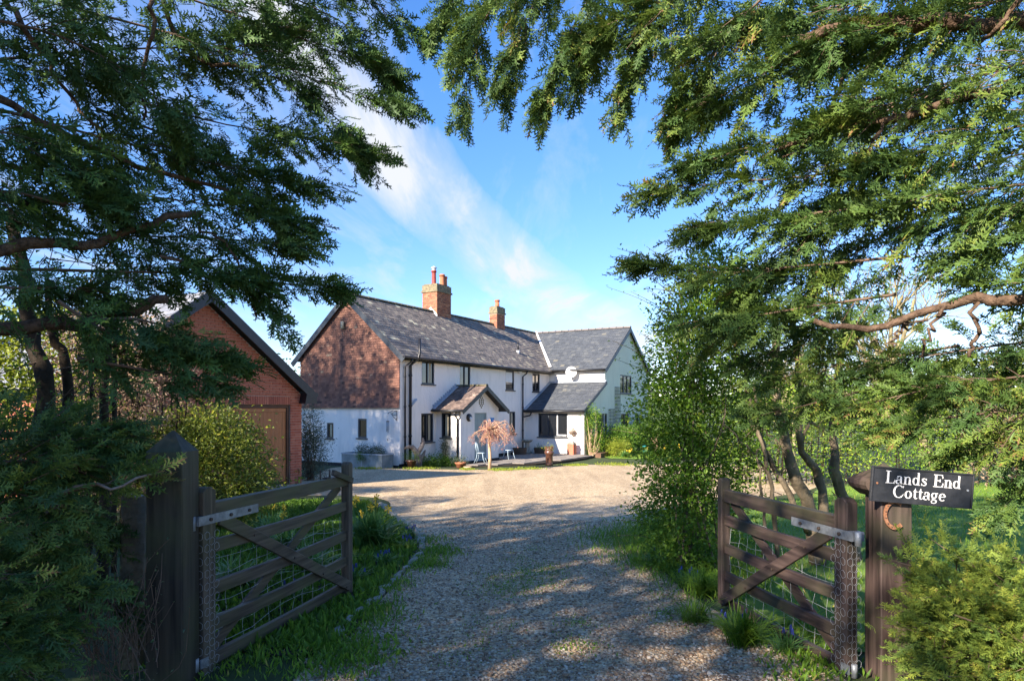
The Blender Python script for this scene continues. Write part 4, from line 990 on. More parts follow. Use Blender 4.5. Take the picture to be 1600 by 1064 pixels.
# paved terrace with its slabs
mb = MB(); PAT = [(1.0, -1.8), (2.4, -3.0), (4.4, -3.9), (6.2, -4.3), (8.4, -4.4), (10.2, -4.2), (10.65, -3.6), (10.65, -0.02), (5.7, -0.02), (5.7, -1.6), (2.3, -1.6)]
mb.prism([tuple(hw(x, y, .02)) for x, y in PAT][::-1], (0, 0, .075)); pt_ = mb.build('terrace', M['soil']); pt_['kind'] = 'structure'
from math import floor
def inpoly(p, poly):
    c = False; j = len(poly) - 1
    for i in range(len(poly)):
        if (poly[i][1] > p[1]) != (poly[j][1] > p[1]) and p[0] < (poly[j][0] - poly[i][0]) * (p[1] - poly[i][1]) / (poly[j][1] - poly[i][1]) + poly[i][0]: c = not c
        j = i
    return c
sl = MB(); sl.box(0, .585, 0, .585, 0, .035); slm = sl.mesh('paving_slab'); slm.materials.append(M['pavers'])
for i in range(17):
    for j in range(8):
        x, y = .9 + i * .6, -4.8 + j * .6
        if all(inpoly((x + a, y + b), PAT) for a in (.0, .58) for b in (.0, .58)):
            s_ = link('paving_slab', slm, pt_); s_.location = hw(x, y, .097 + random.uniform(-.004, .006)); s_.rotation_euler = (random.uniform(-.006, .006), random.uniform(-.006, .006), HR)
TZ = .13   # terrace level above the house datum

# zinc trough
tr = hobj('zinc_trough', -.92, .17, .06, 'long grey zinc trough planter standing against the gable wall', 'planter')
mb = MB()
for a in ((0, .70, 0, .02), (0, .70, 2.12, 2.14), (0, .02, .02, 2.12), (.68, .70, .02, 2.12)): mb.box(*a, 0, .60)
mb.build('trough_body', M['zinc'], tr)
mb = MB(); 
for a in ((-.02, .72, -.02, .0), (-.02, .72, 2.14, 2.16), (-.02, 0, 0, 2.14), (.70, .72, 0, 2.14)): mb.box(*a, .56, .61)
mb.build('rim', M['lead'], tr)
mb = MB(); mb.box(.021, .679, .021, 2.119, .45, .54); mb.build('soil', M['soil'], tr)
mb = MB(); mb.box(-.006, -.001, 1.05, 1.07, .02, .55); mb.build('seam', M['lead'], tr)

def planter_pot(name, x, y, z, prof, mat, label, cat, n=18, world=None):
    o = empty(name, world if world else hw(x, y, z), 0, label, cat)
    mb = MB(); mb.lathe(prof, n); mb.build('vessel', mat, o)
    return o
p_bowl = planter_pot('bowl_planter', 0, 0, 0, [(.0, 0), (.15, 0), (.21, .16), (.235, .17), (.235, .23), (.20, .23), (.19, .19), (0, .19)], M['pot'], 'terracotta bowl planter with a grey green plant at the porch corner', 'planter', world=(-2.06, 27.35, -.68))
p_sau = planter_pot('clay_saucer', 0, 0, 0, [(0, 0), (.10, 0), (.17, .10), (.16, .11), (.10, .03), (0, .03)], M['twig_tan'], 'small tan clay saucer on the terrace edge before the porch', 'saucer', world=(-1.72, 26.5, -.66))
p_pot = planter_pot('flower_pot', 0, 0, 0, [(0, 0), (.13, 0), (.20, .28), (.22, .29), (.22, .34), (.19, .34), (.18, .30), (0, .30)], M['brownclay'], 'brown clay flower pot with plant beside the driftwood', 'planter', world=(-4.02, 27.25, -.69))
# crown topped brown clay pot with yellow flowers
cp = planter_pot('chimney_pot_planter', 0, 0, 0, [(0, 0), (.17, 0), (.155, .06), (.15, .46), (.19, .48), (.20, .58), (.175, .60), (.17, .66), (.19, .68), (.19, .72), (.14, .72), (.13, .66), (0, .66)], M['brownclay'], 'tall glossy brown clay chimney pot planter with yellow flowers on the terrace', 'planter', world=(1.57, 28.85, -.70))
for k in range(8):
    a = k * math.pi / 4; mb = MB(); mb.box(-.035, .035, -.012, .012, .72, .80, Matrix.Rotation(a, 4, 'Z') @ Matrix.Translation((0, -.165, 0))); mb.build('crown_tooth', M['brownclay'], cp)
# half barrels
def barrel(x, y, label, r=.34, h=.30):
    o = hobj('half_barrel', x, y, TZ, label, 'planter', group='half barrel planters')
    for k in range(16):
        a = 2 * math.pi * k / 16; mb = MB(); w = 2 * r * math.sin(math.pi / 16) * .97
        mb.add([(-w / 2 * s_, -r * s_, z) for s_, z in ((.86, 0), (1, h))] + [(w / 2 * s_, -r * s_, z) for s_, z in ((1, h), (.86, 0))] + [(-w / 2 * s_, -(r - .025) * s_, z) for s_, z in ((.86, 0), (1, h))] + [(w / 2 * s_, -(r - .025) * s_, z) for s_, z in ((1, h), (.86, 0))],
               [(0, 3, 2, 1), (4, 5, 6, 7), (0, 4, 7, 3), (1, 2, 6, 5), (0, 1, 5, 4), (3, 7, 6, 2)])
        s_ = mb.build('stave', M['cedar'], o); s_.rotation_euler = (0, 0, a)
    for z in (.07, .22):
        mb = MB(); s_ = .86 + .14 * z / h; mb.lathe([(r * s_ + .002, z - .018), (r * s_ + .008, z - .015), (r * s_ + .010, z + .018)], 24); mb.build('hoop', M['bolt'], o)
    mb = MB(); mb.lathe([(r * .93, h - .04), (0, h - .03)], 20); mb.build('soil', M['soil'], o)
    return o
b1 = barrel(9.0, -.55, 'empty dark half barrel planter below the narrow ground floor window', .38, .33); b2 = barrel(10.15, -1.15, 'half barrel planter with low greenery beside the lean-to window wall', .34, .30)
# stone pedestal
o = hobj('bird_bath', 9.9, -.5, TZ, 'weathered stone pedestal bird bath in the corner by the downpipe', 'bird bath')
mb = MB(); mb.box(-.2, .2, -.2, .2, 0, .08); mb.lathe([(.16, .08), (.12, .14), (.115, .5), (.14, .58)], 14); mb.build('pedestal', M['stone'], o)
mb = MB(); mb.lathe([(0, .58), (.2, .58), (.30, .68), (.30, .72), (.26, .72), (.14, .64), (0, .64)], 18); mb.build('basin', M['stone'], o)
# brick pillar
o = hobj('brick_pillar', 10.18, -2.95, .05, 'short square brick pillar standing before the sunlit lean-to wall', 'pillar')
mb = MB(); mb.box(-.17, .17, -.17, .17, 0, .62); mb.build('core', M['mortar'], o)
for face in range(4):
    rt = Matrix.Rotation(face * math.pi / 2, 4, 'Z')
    for r_ in range(8):
        for a0, a1 in (((-.178, .03), (.04, .178)) if (r_ + face) % 2 else ((-.178, -.04), (-.03, .178))):
            mb = MB(); mb.box(a0, a1, -.182, -.165, r_ * .075 + .005, r_ * .075 + .07, rt); mb.build('brick', M['chim_plain'] if 'chim_plain' in M else M['brick_plain'], o)
mb = MB(); mb.box(-.2, .2, -.2, .2, .62, .68); mb.box(-.12, .12, -.12, .12, .68, .74); mb.build('cap', M['stone'], o)
# hanging basket, wall bracket with chime
o = empty('wall_basket', hw(10.65, -2.83, 1.30), HR, 'small hanging wall basket with dry plants on the sunlit lean-to wall', 'basket')
mb = MB(); mb.lathe([(0, -.16), (.10, -.14), (.17, -.03), (.18, .02), (.15, .02), (0, -.02)], 14, (-.18, 0, 0)); mb.build('bowl', M['drift'], o)
mb = MB(); mb.bar((-.005, 0, -.1), (-.005, 0, .5), .02, .012); mb.tube([(-.01, 0, .48), (-.2, 0, .46), (-.2, 0, .03)], .006, 6); mb.build('bracket', M['bolt'], o)
o = empty('wall_bracket', hw(0, .16, 2.10), HR, 'black wrought iron wall bracket high on the white gable corner', 'bracket')
mb = MB(); mb.tube([(-.01, 0, -.12), (-.01, 0, .30)], .014, 6); mb.tube([(-.01, 0, .26), (-.1, .12, .30), (-.2, .24, .22), (-.22, .30, .16)], .014, 6); mb.tube([(-.01, 0, -.1), (-.08, .1, .02), (-.16, .2, .20)], .012, 6); mb.tube([(-.03, .02, .1), (-.12, .12, .12), (-.13, .16, .2), (-.06, .1, .22)], .012, 6); mb.build('scroll', M['pipe'], o)
o = empty('wind_chime', hw(-.22, .46, 1.35), HR, 'grey wind chime hanging from the black wall bracket', 'wind chime')
mb = MB(); mb.tube([(0, 0, .62), (0, 0, .86)], .004, 4); mb.lathe([(0, .58), (.07, .58), (.07, .62), (0, .63)], 10); mb.build('hanger', M['drift'], o)
for k in range(5):
    a = k * 1.257; mb = MB(); mb.tube([(.05 * math.cos(a), .05 * math.sin(a), .57), (.05 * math.cos(a), .05 * math.sin(a), .14 + .03 * k)], .012, 6); mb.build('chime_tube', M['lead'], o)
mb = MB(); mb.tube([(0, 0, .57), (0, 0, -.1)], .003, 4); mb.box(-.02, .02, -.003, .003, -.18, -.1); mb.build('wind_sail', M['drift'], o)
# satellite dish
o = empty('satellite_dish', hw(13.5, -1.55, 4.46), HR, 'white satellite dish on the sunlit upper wing wall', 'satellite dish')
mb = MB(); ax = Vector((-1, -.35, .28)).normalized(); rm = Matrix.Translation((-.34, 0, .06)) @ ax.to_track_quat('Z', 'Y').to_matrix().to_4x4()
vs = []; n = 20
for r_ in (0.001, .12, .22, .31):
    for k in range(n): a = 2 * math.pi * k / n; vs.append(rm @ Vector((r_ * math.cos(a), r_ * 1.05 * math.sin(a), r_ * r_ * .8)))
mb.add(vs, [(i * n + k, i * n + (k + 1) % n, (i + 1) * n + (k + 1) % n, (i + 1) * n + k) for i in range(3) for k in range(n)], True); mb.build('reflector', M['sat'], o)
mb = MB(); mb.tube([(-.002, 0, -.2), (-.16, 0, -.2), (-.22, 0, .0), (-.26, .02, .05)], .02, 8); mb.tube([(-.24, 0, -.14), (-.6, .16, -.10)], .012, 6); mb.tube([(-.58, .15, -.12), (-.62, .17, -.04)], .035, 8); mb.build('arm', M['lead'], o)
# trellises on the wing wall
def trellis(x0, x1, z0, z1, label):
    o = hobj('trellis', (x0 + x1) / 2, -3.47, z0, label, 'trellis', group='wall trellises'); w = x1 - x0; h = z1 - z0
    n = max(3, round(w / .2)); m = round(h / .2)
    for k in range(n + 1): mb = MB(); x = -w / 2 + w * k / n; mb.box(x - .012, x + .012, -.018, 0.0, 0, h); mb.build('upright', M['trellis'], o)
    for k in range(m + 1): mb = MB(); z = .01 + (h - .02) * k / m; mb.box(-w / 2 - .012, w / 2 + .012, -.034, -.019, z - .012, z + .012); mb.build('slat', M['trellis'], o)
trellis(14.95, 15.75, .75, 3.73, 'tall weathered trellis panel on the sage wall between two windows'); trellis(14.02, 14.90, .75, 2.47, 'shorter trellis panel on the sage wall next to the glazed door')
# sleepers edging the bed
for k, (x, y, l_, a, lb) in enumerate(((10.3, -4.35, 1.5, .12, 'thick reddish timber sleeper lying at the lawn edge by the lean-to'), (12.1, -4.55, .9, .05, 'short reddish timber sleeper lying further along the flower bed'))):
    o = hobj('timber_sleeper', x, y, -.02 if k == 0 else -.04, lb, 'timber', a, 'sleepers edging the bed'); mb = MB()
    vs = []
    for i in range(7):
        for j, kk in ((-1, 0), (1, 0), (1, 1), (-1, 1)): vs.append((l_ * i / 6, j * .14 + random.uniform(-.015, .015), kk * .24 + random.uniform(-.015, .015)))
    mb.add(vs, [(0, 1, 2, 3), (24, 27, 26, 25)] + [(i * 4 + j, i * 4 + 4 + j, i * 4 + 4 + (j + 1) % 4, i * 4 + (j + 1) % 4) for i in range(6) for j in range(4)]); mb.build('beam', M['log'], o)
# teal pot
planter_pot('teal_pot', 0, 0, 0, [(0, 0), (.16, 0), (.24, .42), (.26, .44), (.25, .5), (.21, .5), (.2, .4), (0, .4)], M['teal'], 'bright teal glazed pot at the edge of the right hand shrubs', 'planter', world=(7.15, 36.5, -.78))
# driftwood sculpture at the house corner
o = hobj('driftwood', .45, -.55, .06, 'tall gnarled driftwood stump leaning at the house corner by the downpipes', 'driftwood')
mb = MB()
mb.tube([(0, 0, 0), (.03, -.03, .3), (-.05, 0, .6), (-.15, .12, .82), (-.32, .25, .88), (-.5, .3, .80)], [.17, .15, .13, .10, .07, .03], 9)
mb.tube([(-.05, 0, .55), (.1, -.08, .80), (.22, -.12, 1.0), (.18, -.12, 1.22)], [.11, .10, .08, .03], 8)
mb.tube([(.05, 0, .25), (.22, -.1, .5), (.32, -.14, .72)], [.12, .08, .03], 8); mb.tube([(-.15, .12, .82), (-.2, .1, .95)], [.06, .02], 6)
mb.build('stump', M['drift'], o)
# pale blue bistro chairs
def chair(x, y, rz, label):
    o = hobj('bistro_chair', x, y, TZ, label, 'chair', rz, 'pale blue bistro chairs')
    mb = MB(); mb.lathe([(0, .43), (.19, .43), (.20, .445), (.19, .46), (0, .46)], 18); mb.build('seat', M['paleblue'], o)
    for sx in (-1, 1):
        mb = MB(); mb.tube([(sx * .15, -.12, .44), (sx * .17, -.15, .22), (sx * .19, -.24, .02)], .013, 6); mb.build('leg', M['paleblue'], o)
        mb = MB(); mb.tube([(sx * .15, .12, .44), (sx * .17, .15, .22), (sx * .20, .25, .02)], .013, 6); mb.build('leg', M['paleblue'], o)
    mb = MB(); mb.tube([(-.17, .12, .44), (-.19, .18, .7), (-.14, .2, .86), (0, .21, .91), (.14, .2, .86), (.19, .18, .7), (.17, .12, .44)], .013, 6); mb.build('back_frame', M['paleblue'], o)
    for sx in (-.07, .07): mb = MB(); mb.tube([(sx, .14, .45), (sx * 1.4, .19, .68), (sx, .2, .88)], .009, 6); mb.build('back_rod', M['paleblue'], o)
chair(2.95, -2.0, .3, 'pale blue metal bistro chair left of the porch door'); chair(5.45, -1.95, -.4, 'pale blue metal bistro chair right of the porch door behind the weeping tree')
# ================================================================== foliage machinery
def diamond(p, d, nrm_, L, w, fold=.15):
    """one slim leaf: base, left, tip, right"""
    d = np.array(d, float); d /= np.linalg.norm(d); n = np.array(nrm_, float)
    s = np.cross(n, d); s /= np.linalg.norm(s) + 1e-9
    p = np.array(p, float)
    return [p, p + d * L * .45 + s * w / 2 + n * w * fold, p + d * L, p + d * L * .5 - s * w / 2 + n * w * fold]
def cypress_spray(r, nb=7, sub=2):
    """a flat fern-like cypress spray, 1 long along x"""
    q = []; t = []
    def add(p, d, L, w, tt):
        n = np.array([r.uniform(-.35, .35), r.uniform(-.35, .35), 1.0])
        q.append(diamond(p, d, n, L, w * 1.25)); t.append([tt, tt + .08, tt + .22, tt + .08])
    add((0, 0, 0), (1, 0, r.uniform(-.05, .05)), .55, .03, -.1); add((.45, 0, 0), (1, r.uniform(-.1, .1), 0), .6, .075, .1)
    for i in range(nb):
        x = .10 + .82 * i / nb
        for sg in (-1, 1):
            xx = x + (.05 if sg > 0 else 0) + r.uniform(-.02, .02)
            L = (.09 + .30 * (1 - xx) ** .8) * r.uniform(.75, 1.2)
            a = R(r.uniform(32, 52)) * sg; z = r.uniform(-.18, .18)
            d = np.array([math.cos(a), math.sin(a), z])
            p = np.array([xx, 0, r.uniform(-.02, .02)])
            add(p, d, L, .052, 0)
            for k in range(sub):
                f = .25 + .42 * k + r.uniform(-.06, .06); a2 = a + R(r.uniform(28, 48)) * (1 if k % 2 else -1) * sg
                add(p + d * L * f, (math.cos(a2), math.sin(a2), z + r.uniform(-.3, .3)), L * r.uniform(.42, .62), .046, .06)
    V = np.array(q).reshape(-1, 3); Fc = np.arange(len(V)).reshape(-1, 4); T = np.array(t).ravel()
    return V, Fc, T
_r = np.random.default_rng(3)
SPRAYS = [cypress_spray(_r, 5, 2) for _ in range(6)]
SPRAYS_LO = [cypress_spray(_r, 4, 1) for _ in range(4)]
CAM = np.array([0, 0, 1.65])
def resample(pts, n):
    p = np.array([tuple(q) for q in pts], float); m = len(p)
    t = np.linspace(0, m - 1, n); i = np.minimum(t.astype(int), m - 2); f = t - i
    pm = np.vstack([2 * p[0] - p[1], p, 2 * p[-1] - p[-2]])
    a, b, c, d = pm[i], pm[i + 1], pm[i + 2], pm[i + 3]; f = f[:, None]
    return .5 * (2 * b + (c - a) * f + (2 * a - 5 * b + 4 * c - d) * f ** 2 + (3 * b - a - 3 * c + d) * f ** 3)
class Foliage:
    """sprays gathered for one crown, and the twigs that carry them"""
    def __init__(s, seed): s.r = np.random.default_rng(seed); s.pos = []; s.dir = []; s.up = []; s.sc = []; s.tint = []; s.tw = MB(); s.ntw = 0
    def bough(s, pts, rad, n, size=.30, droop=.25, tint=.4, tv=.14, limb=.012, flat=.55, twigs=.10, tip=1.0, t0=0.0, per=6, trim=.26):
        """a limb with side branches, each carrying sprays towards its end"""
        r = s.r; c = resample(pts, 60); sl_ = np.concatenate([[0], np.cumsum(np.linalg.norm(np.diff(c, axis=0), axis=1))]); c = np.stack([np.interp(np.linspace(0, max(sl_[-1] - trim, sl_[-1] * .6), 40), sl_, c[:, q_]) for q_ in range(3)], -1); tan = nrm(np.gradient(c, axis=0)); m = max(3, int(n / per))
        t = r.uniform(t0, 1, m) ** .8; t[:2] = .97, .9; idx = np.minimum((t * 39).astype(int), 39)
        p = c[idx]; T = tan[idx]
        side = nrm(np.cross(T, [0, 0, 1]) + 1e-6); upv = np.cross(side, T)
        ph = r.uniform(0, 2 * np.pi, m)
        lat = side * np.cos(ph)[:, None] + upv * (np.sin(ph) * flat)[:, None]
        prof = rad * (1 - t) ** .55 * np.clip(.5 + t * 3, 0, 1) + .07
        ln_ = prof * r.uniform(.45, 1.15, m) + .16 * np.clip(t - .8, 0, 1) / .2
        bd = nrm(lat + T * (.45 + tip * .8 * t + 2.2 * np.clip(t - .72, 0, 1) / .28)[:, None] - np.array([0, 0, droop * .5]) + r.normal(0, .12, (m, 3)))
        bt = np.clip(r.normal(tint, tv, m), 0, .8)
        for k in range(m):
            q = per + int(r.integers(-2, 3)); f = np.sort(r.uniform(.12, 1, q)); f[-1] = 1.0
            sag = -np.array([0, 0, 1]) * (f ** 2 * ln_[k] * droop * .6)[:, None]
            ps = p[k] + bd[k] * (f * ln_[k])[:, None] + sag + r.normal(0, size * .10, (q, 3))
            al = nrm(np.cross(bd[k], r.normal(0, 1, 3)) + 1e-6) * np.where(np.arange(q) % 2, 1, -1)[:, None]
            d = bd[k] * 1.0 + al * (.75 * (1 - f * .8))[:, None] + r.normal(0, .18, (q, 3)) - np.array([0, 0, droop * .7])
            s.pos.append(ps); s.dir.append(nrm(d)); s.up.append(nrm(np.array([0, 0, 1.0]) + r.normal(0, .55, (q, 3))))
            s.sc.append(size * r.uniform(.7, 1.2, q)); s.tint.append(np.clip(r.normal(bt[k], .07, q), 0, .8))
            if r.uniform() < twigs * 5:
                e = p[k] + bd[k] * ln_[k] - np.array([0, 0, ln_[k] * droop * .6]); s.tw.tube([p[k], p[k] + bd[k] * ln_[k] * .5 - np.array([0, 0, ln_[k] * droop * .12]), e], [.005, .0035, .0015], 3, caps=False)
        if limb: s.tw.tube([tuple(q) for q in c[::4]], list(np.linspace(limb, limb * .2, 10)), 5, caps=False)
    def blob(s, c, rad, n, size=.35, tint=.4, tv=.15, shell=.55, droop=.15, keep=None):
        r = s.r; u = nrm(r.normal(0, 1, (n, 3))); k = r.uniform(shell ** 3, 1, n) ** (1 / 3)
        wob = 1 + .18 * np.sin(u[:, 0] * 7 + u[:, 2] * 5) + .12 * np.sin(u[:, 1] * 11 + u[:, 2] * 9)
        ps = np.array(c) + u * (k * wob)[:, None] * np.array(rad)
        d = nrm(u * .9 + r.normal(0, .45, (n, 3)) - np.array([0, 0, droop]))
        ok = np.ones(n, bool)
        if keep is not None: ok = np.array([keep(q) for q in ps])
        s.pos.append(ps[ok]); s.dir.append(d[ok]); s.up.append(nrm(np.array([0, 0, 1.0]) + r.normal(0, .6, (n, 3)))[ok])
        s.sc.append((size * r.uniform(.65, 1.2, n))[ok]); s.tint.append(np.clip(r.normal(tint, tv, n), 0, .8)[ok])
    def build(s, mat, parent, lib=SPRAYS, name='foliage'):
        pos = np.concatenate(s.pos); d = np.concatenate(s.dir); up = np.concatenate(s.up); sc = np.concatenate(s.sc); ti = np.concatenate(s.tint)
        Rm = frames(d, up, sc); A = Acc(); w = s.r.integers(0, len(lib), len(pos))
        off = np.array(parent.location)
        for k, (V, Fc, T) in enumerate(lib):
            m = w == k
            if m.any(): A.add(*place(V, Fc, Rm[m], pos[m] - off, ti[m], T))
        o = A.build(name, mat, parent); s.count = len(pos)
        return o
    def twigs(s, mat, parent, name='twigs'):
        if s.tw.v:
            off = parent.location; s.tw.v = [(v[0] - off.x, v[1] - off.y, v[2] - off.z) for v in s.tw.v]
            s.tw.build(name, mat, parent)['kind'] = 'stuff'
def limb(parent, pts, r0, r1, mat, name='limb', n=14, jit=.02, sides=9):
    c = resample(pts, n); off = np.array(parent.location)
    c = c + rng.normal(0, jit, c.shape); rr = np.linspace(r0, r1, n) * rng.uniform(.88, 1.12, n)
    mb = MB(); mb.tube([tuple(q - off) for q in c], list(rr), sides); return mb.build(name, mat, parent)
# broad leaves
def leaf_t(w=.5, fold=.18, bend=.15):
    V = np.array([(0, 0, 0), (.3, w / 2, fold * w), (.7, w * .42, fold * w - bend * .4), (1, 0, -bend), (.7, -w * .42, fold * w - bend * .4), (.3, -w / 2, fold * w), (.5, 0, 0)], float)
    Fc = np.array([(0, 6, 2, 1), (6, 3, 3, 2), (0, 5, 4, 6), (6, 4, 3, 3)])
    V = np.array([(0, 0, 0), (.45, w / 2, fold * w), (1, 0, -bend), (.45, -w / 2, fold * w)], float)
    return V, np.array([(0, 3, 2, 1)])
class Leaves:
    def __init__(s, seed): s.r = np.random.default_rng(seed); s.pos = []; s.dir = []; s.up = []; s.sc = []; s.tint = []; s.tw = MB()
    def put(s, ps, d, size, tint, tv=.18, upr=.6):
        n = len(ps); r = s.r
        s.pos.append(ps); s.dir.append(nrm(d)); s.up.append(nrm(np.array([0, 0, 1.0]) + r.normal(0, upr, (n, 3)))); s.sc.append(size * r.uniform(.6, 1.25, n)); s.tint.append(np.clip(r.normal(tint, tv, n), 0, 1))
    def blob(s, c, rad, n, size, tint=.45, shell=.6, clump=0, low=-1.0):
        r = s.r
        if clump:
            m = max(1, n // clump); u = nrm(r.normal(0, 1, (m, 3))); k = r.uniform(shell ** 3, 1, m) ** (1 / 3)
            wob = 1 + .16 * np.sin(u[:, 0] * 7 + u[:, 2] * 5 + c[0]) + .12 * np.sin(u[:, 1] * 11 + u[:, 2] * 9)
            cc = np.array(c) + u * (k * wob)[:, None] * np.array(rad)
            ps = np.repeat(cc, clump, 0) + r.normal(0, size * 1.6, (m * clump, 3)); u = np.repeat(u, clump, 0)
            td = np.repeat(r.normal(0, .12, m), clump)
        else:
            u = nrm(r.normal(0, 1, (n, 3))); k = r.uniform(shell ** 3, 1, n) ** (1 / 3)
            ps = np.array(c) + u * k[:, None] * np.array(rad); td = 0
        ok = ps[:, 2] > low
        s.put(ps[ok], (u * .7 + r.normal(0, .6, u.shape))[ok], size, tint + (td[ok] if clump else 0))
    def stem(s, pts, r0=.008, r1=.003, n=8, leaves=0, size=.05, tint=.5, sides=4):
        c = resample(pts, n); s.tw.tube([tuple(q) for q in c], list(np.linspace(r0, r1, n)), sides, caps=False)
        if leaves:
            cc = resample(pts, leaves); s.put(cc + s.r.normal(0, size * .5, cc.shape), s.r.normal(0, 1, cc.shape) + np.array([0, 0, .2]), size, tint)
    def build(s, mat, parent, name='foliage', w=.5, fold=.18, bend=.15):
        pos = np.concatenate(s.pos); Rm = frames(np.concatenate(s.dir), np.concatenate(s.up), np.concatenate(s.sc))
        V, Fc = leaf_t(w, fold, bend); off = np.array(parent.location)
        a, b, c = place(V, Fc, Rm, pos - off, np.concatenate(s.tint))
        return np_mesh(name, a, b, mat, parent, c)
    def twigs(s, mat, parent, name='stems'):
        if s.tw.v:
            off = parent.location; s.tw.v = [(v[0] - off.x, v[1] - off.y, v[2] - off.z) for v in s.tw.v]; s.tw.build(name, mat, parent)['kind'] = 'stuff'

# ================================================================== the overhanging cypress on the near side, left
lt = empty('cypress_tree', (-5.2, 3.6, gz(0, 3.6)), 0, 'large dark cypress overhanging the upper left of the drive', 'tree', 'cypress trees at the entrance')
fo = Foliage(21)
LB = [ # (pixel path with distance), radius, sprays
 ([(-120, 60, 4.6), (120, 130, 5.2), (330, 190, 5.8), (480, 215, 6.2), (618, 238, 6.5)], .62, 470),
 ([(-80, 150, 4.6), (160, 215, 5.2), (360, 262, 5.7), (545, 296, 6.0)], .55, 400),
 ([(-60, 240, 4.5), (160, 295, 5.1), (360, 325, 5.6), (515, 352, 5.9)], .50, 380),
 ([(-60, 330, 4.4), (130, 365, 4.9), (320, 372, 5.4), (505, 385, 5.8)], .46, 330),
 ([(0, 420, 4.6), (200, 425, 5.0), (400, 430, 5.5), (553, 452, 5.9)], .30, 270),
 ([(250, 400, 5.0), (360, 430, 5.3), (420, 480, 5.5), (452, 528, 5.6)], .26, 150),
 ([(380, 440, 5.4), (470, 445, 5.7), (556, 446, 5.9)], .20, 90),
 ([(-100, -40, 4.7), (180, 30, 5.4), (400, 90, 6.0), (560, 150, 6.4), (655, 165, 6.6)], .60, 460),
 ([(60, -80, 5.0), (300, 0, 5.8), (500, 70, 6.3), (650, 118, 6.6)], .55, 400),
 ([(200, -110, 5.2), (420, -20, 6.0), (570, 60, 6.5), (622, 160, 6.6)], .52, 340),
 ([(340, -130, 5.6), (520, -40, 6.3), (620, 30, 6.6), (690, 95, 6.8)], .40, 230),
 ([(-60, 100, 4.8), (140, 80, 5.3), (330, 70, 5.9), (470, 40, 6.3)], .60, 330),
 ([(-60, 20, 4.4), (100, 60, 4.7), (220, 130, 5.0), (300, 220, 5.2)], .45, 260),
 ([(-100, 200, 4.2), (20, 210, 4.4), (110, 250, 4.6), (200, 330, 4.8)], .45, 260),
 ([(-100, 300, 4.2), (20, 300, 4.4), (120, 320, 4.6), (230, 290, 4.9)], .35, 200),
 ([(-100, 440, 4.0), (20, 450, 4.2), (110, 450, 4.5), (220, 470, 4.8)], .28, 140),
 ([(150, 170, 5.4), (300, 230, 5.8), (400, 300, 6.0), (450, 372, 6.1)], .42, 240),
 ([(430, 120, 6.2), (520, 180, 6.4), (560, 230, 6.5), (590, 262, 6.6)], .35, 160),
 # the low bough before the garage
 ([(90, 470, 4.3), (170, 520, 4.5), (280, 545, 4.8), (410, 575, 5.1)], .22, 240),
 ([(120, 560, 4.4), (210, 575, 4.6), (300, 590, 4.8), (375, 602, 5.0)], .15, 110),
 ([(150, 500, 4.5), (220, 500, 4.7), (300, 525, 4.9), (380, 548, 5.1)], .15, 110),
]
for path, rad, n in LB:
    fo.bough([P(*q) for q in path], rad, int(n * 1.12), size=.20, droop=.28, tint=.36, limb=.014, twigs=.06)
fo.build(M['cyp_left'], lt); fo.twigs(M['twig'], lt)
limb(lt, [(-5.2, 3.6, -.2), (-5.25, 3.7, 1.5), (-5.1, 3.8, 3.2), (-5.0, 3.9, 5.0), (-4.9, 4.0, 7.2)], .24, .07, M['bark'], 'trunk', 16)
for path, r0, r1 in (([(-230, 560, 4.1), (0, 520, 4.3), (120, 508, 4.6), (200, 485, 4.8), (262, 462, 4.9)], .055, .036), ([(-230, 470, 4.1), (0, 390, 4.4), (140, 380, 4.7), (230, 355, 5.0), (315, 336, 5.3)], .045, .022),
                     ([(-200, 330, 4.1), (-10, 313, 4.4), (60, 312, 4.6), (110, 318, 4.7)], .040, .024), ([(-160, 90, 4.4), (0, 150, 4.6), (70, 200, 4.8), (200, 250, 5.2), (380, 300, 5.8)], .036, .012),
                     ([(0, -10, 4.6), (60, 70, 4.7), (110, 150, 4.9), (165, 220, 5.1)], .020, .010), ([(235, -30, 5.0), (236, 40, 5.0), (222, 120, 5.1), (228, 190, 5.2)], .018, .009), ([(250, -10, 5.6), (290, 80, 5.8), (400, 110, 6.0), (470, 105, 6.2)], .02, .008),
                     ([(310, 350, 5.3), (350, 385, 5.4), (385, 440, 5.5), (400, 490, 5.5)], .012, .006), ([(110, 500, 4.6), (160, 530, 4.6), (215, 560, 4.7)], .016, .008), ([(120, 510, 4.6), (150, 560, 4.6), (170, 620, 4.6)], .012, .007)):
    limb(lt, [P(*q) for q in path], r0, r1, M['bark'], 'limb')
# the rest of its crown, above and behind the viewer
fo = Foliage(22)
outside = lambda q: not (q[1] > .6 and abs(q[0]) < q[1] * .80 and q[2] < 1.65 + q[1] * .66)
fo.blob((-5.0, 2.6, 4.6), (2.0, 2.4, 1.8), 520, .5, .36, shell=.2, keep=outside)
fo.build(M['cyp_left'], lt, SPRAYS_LO, 'upper_crown')

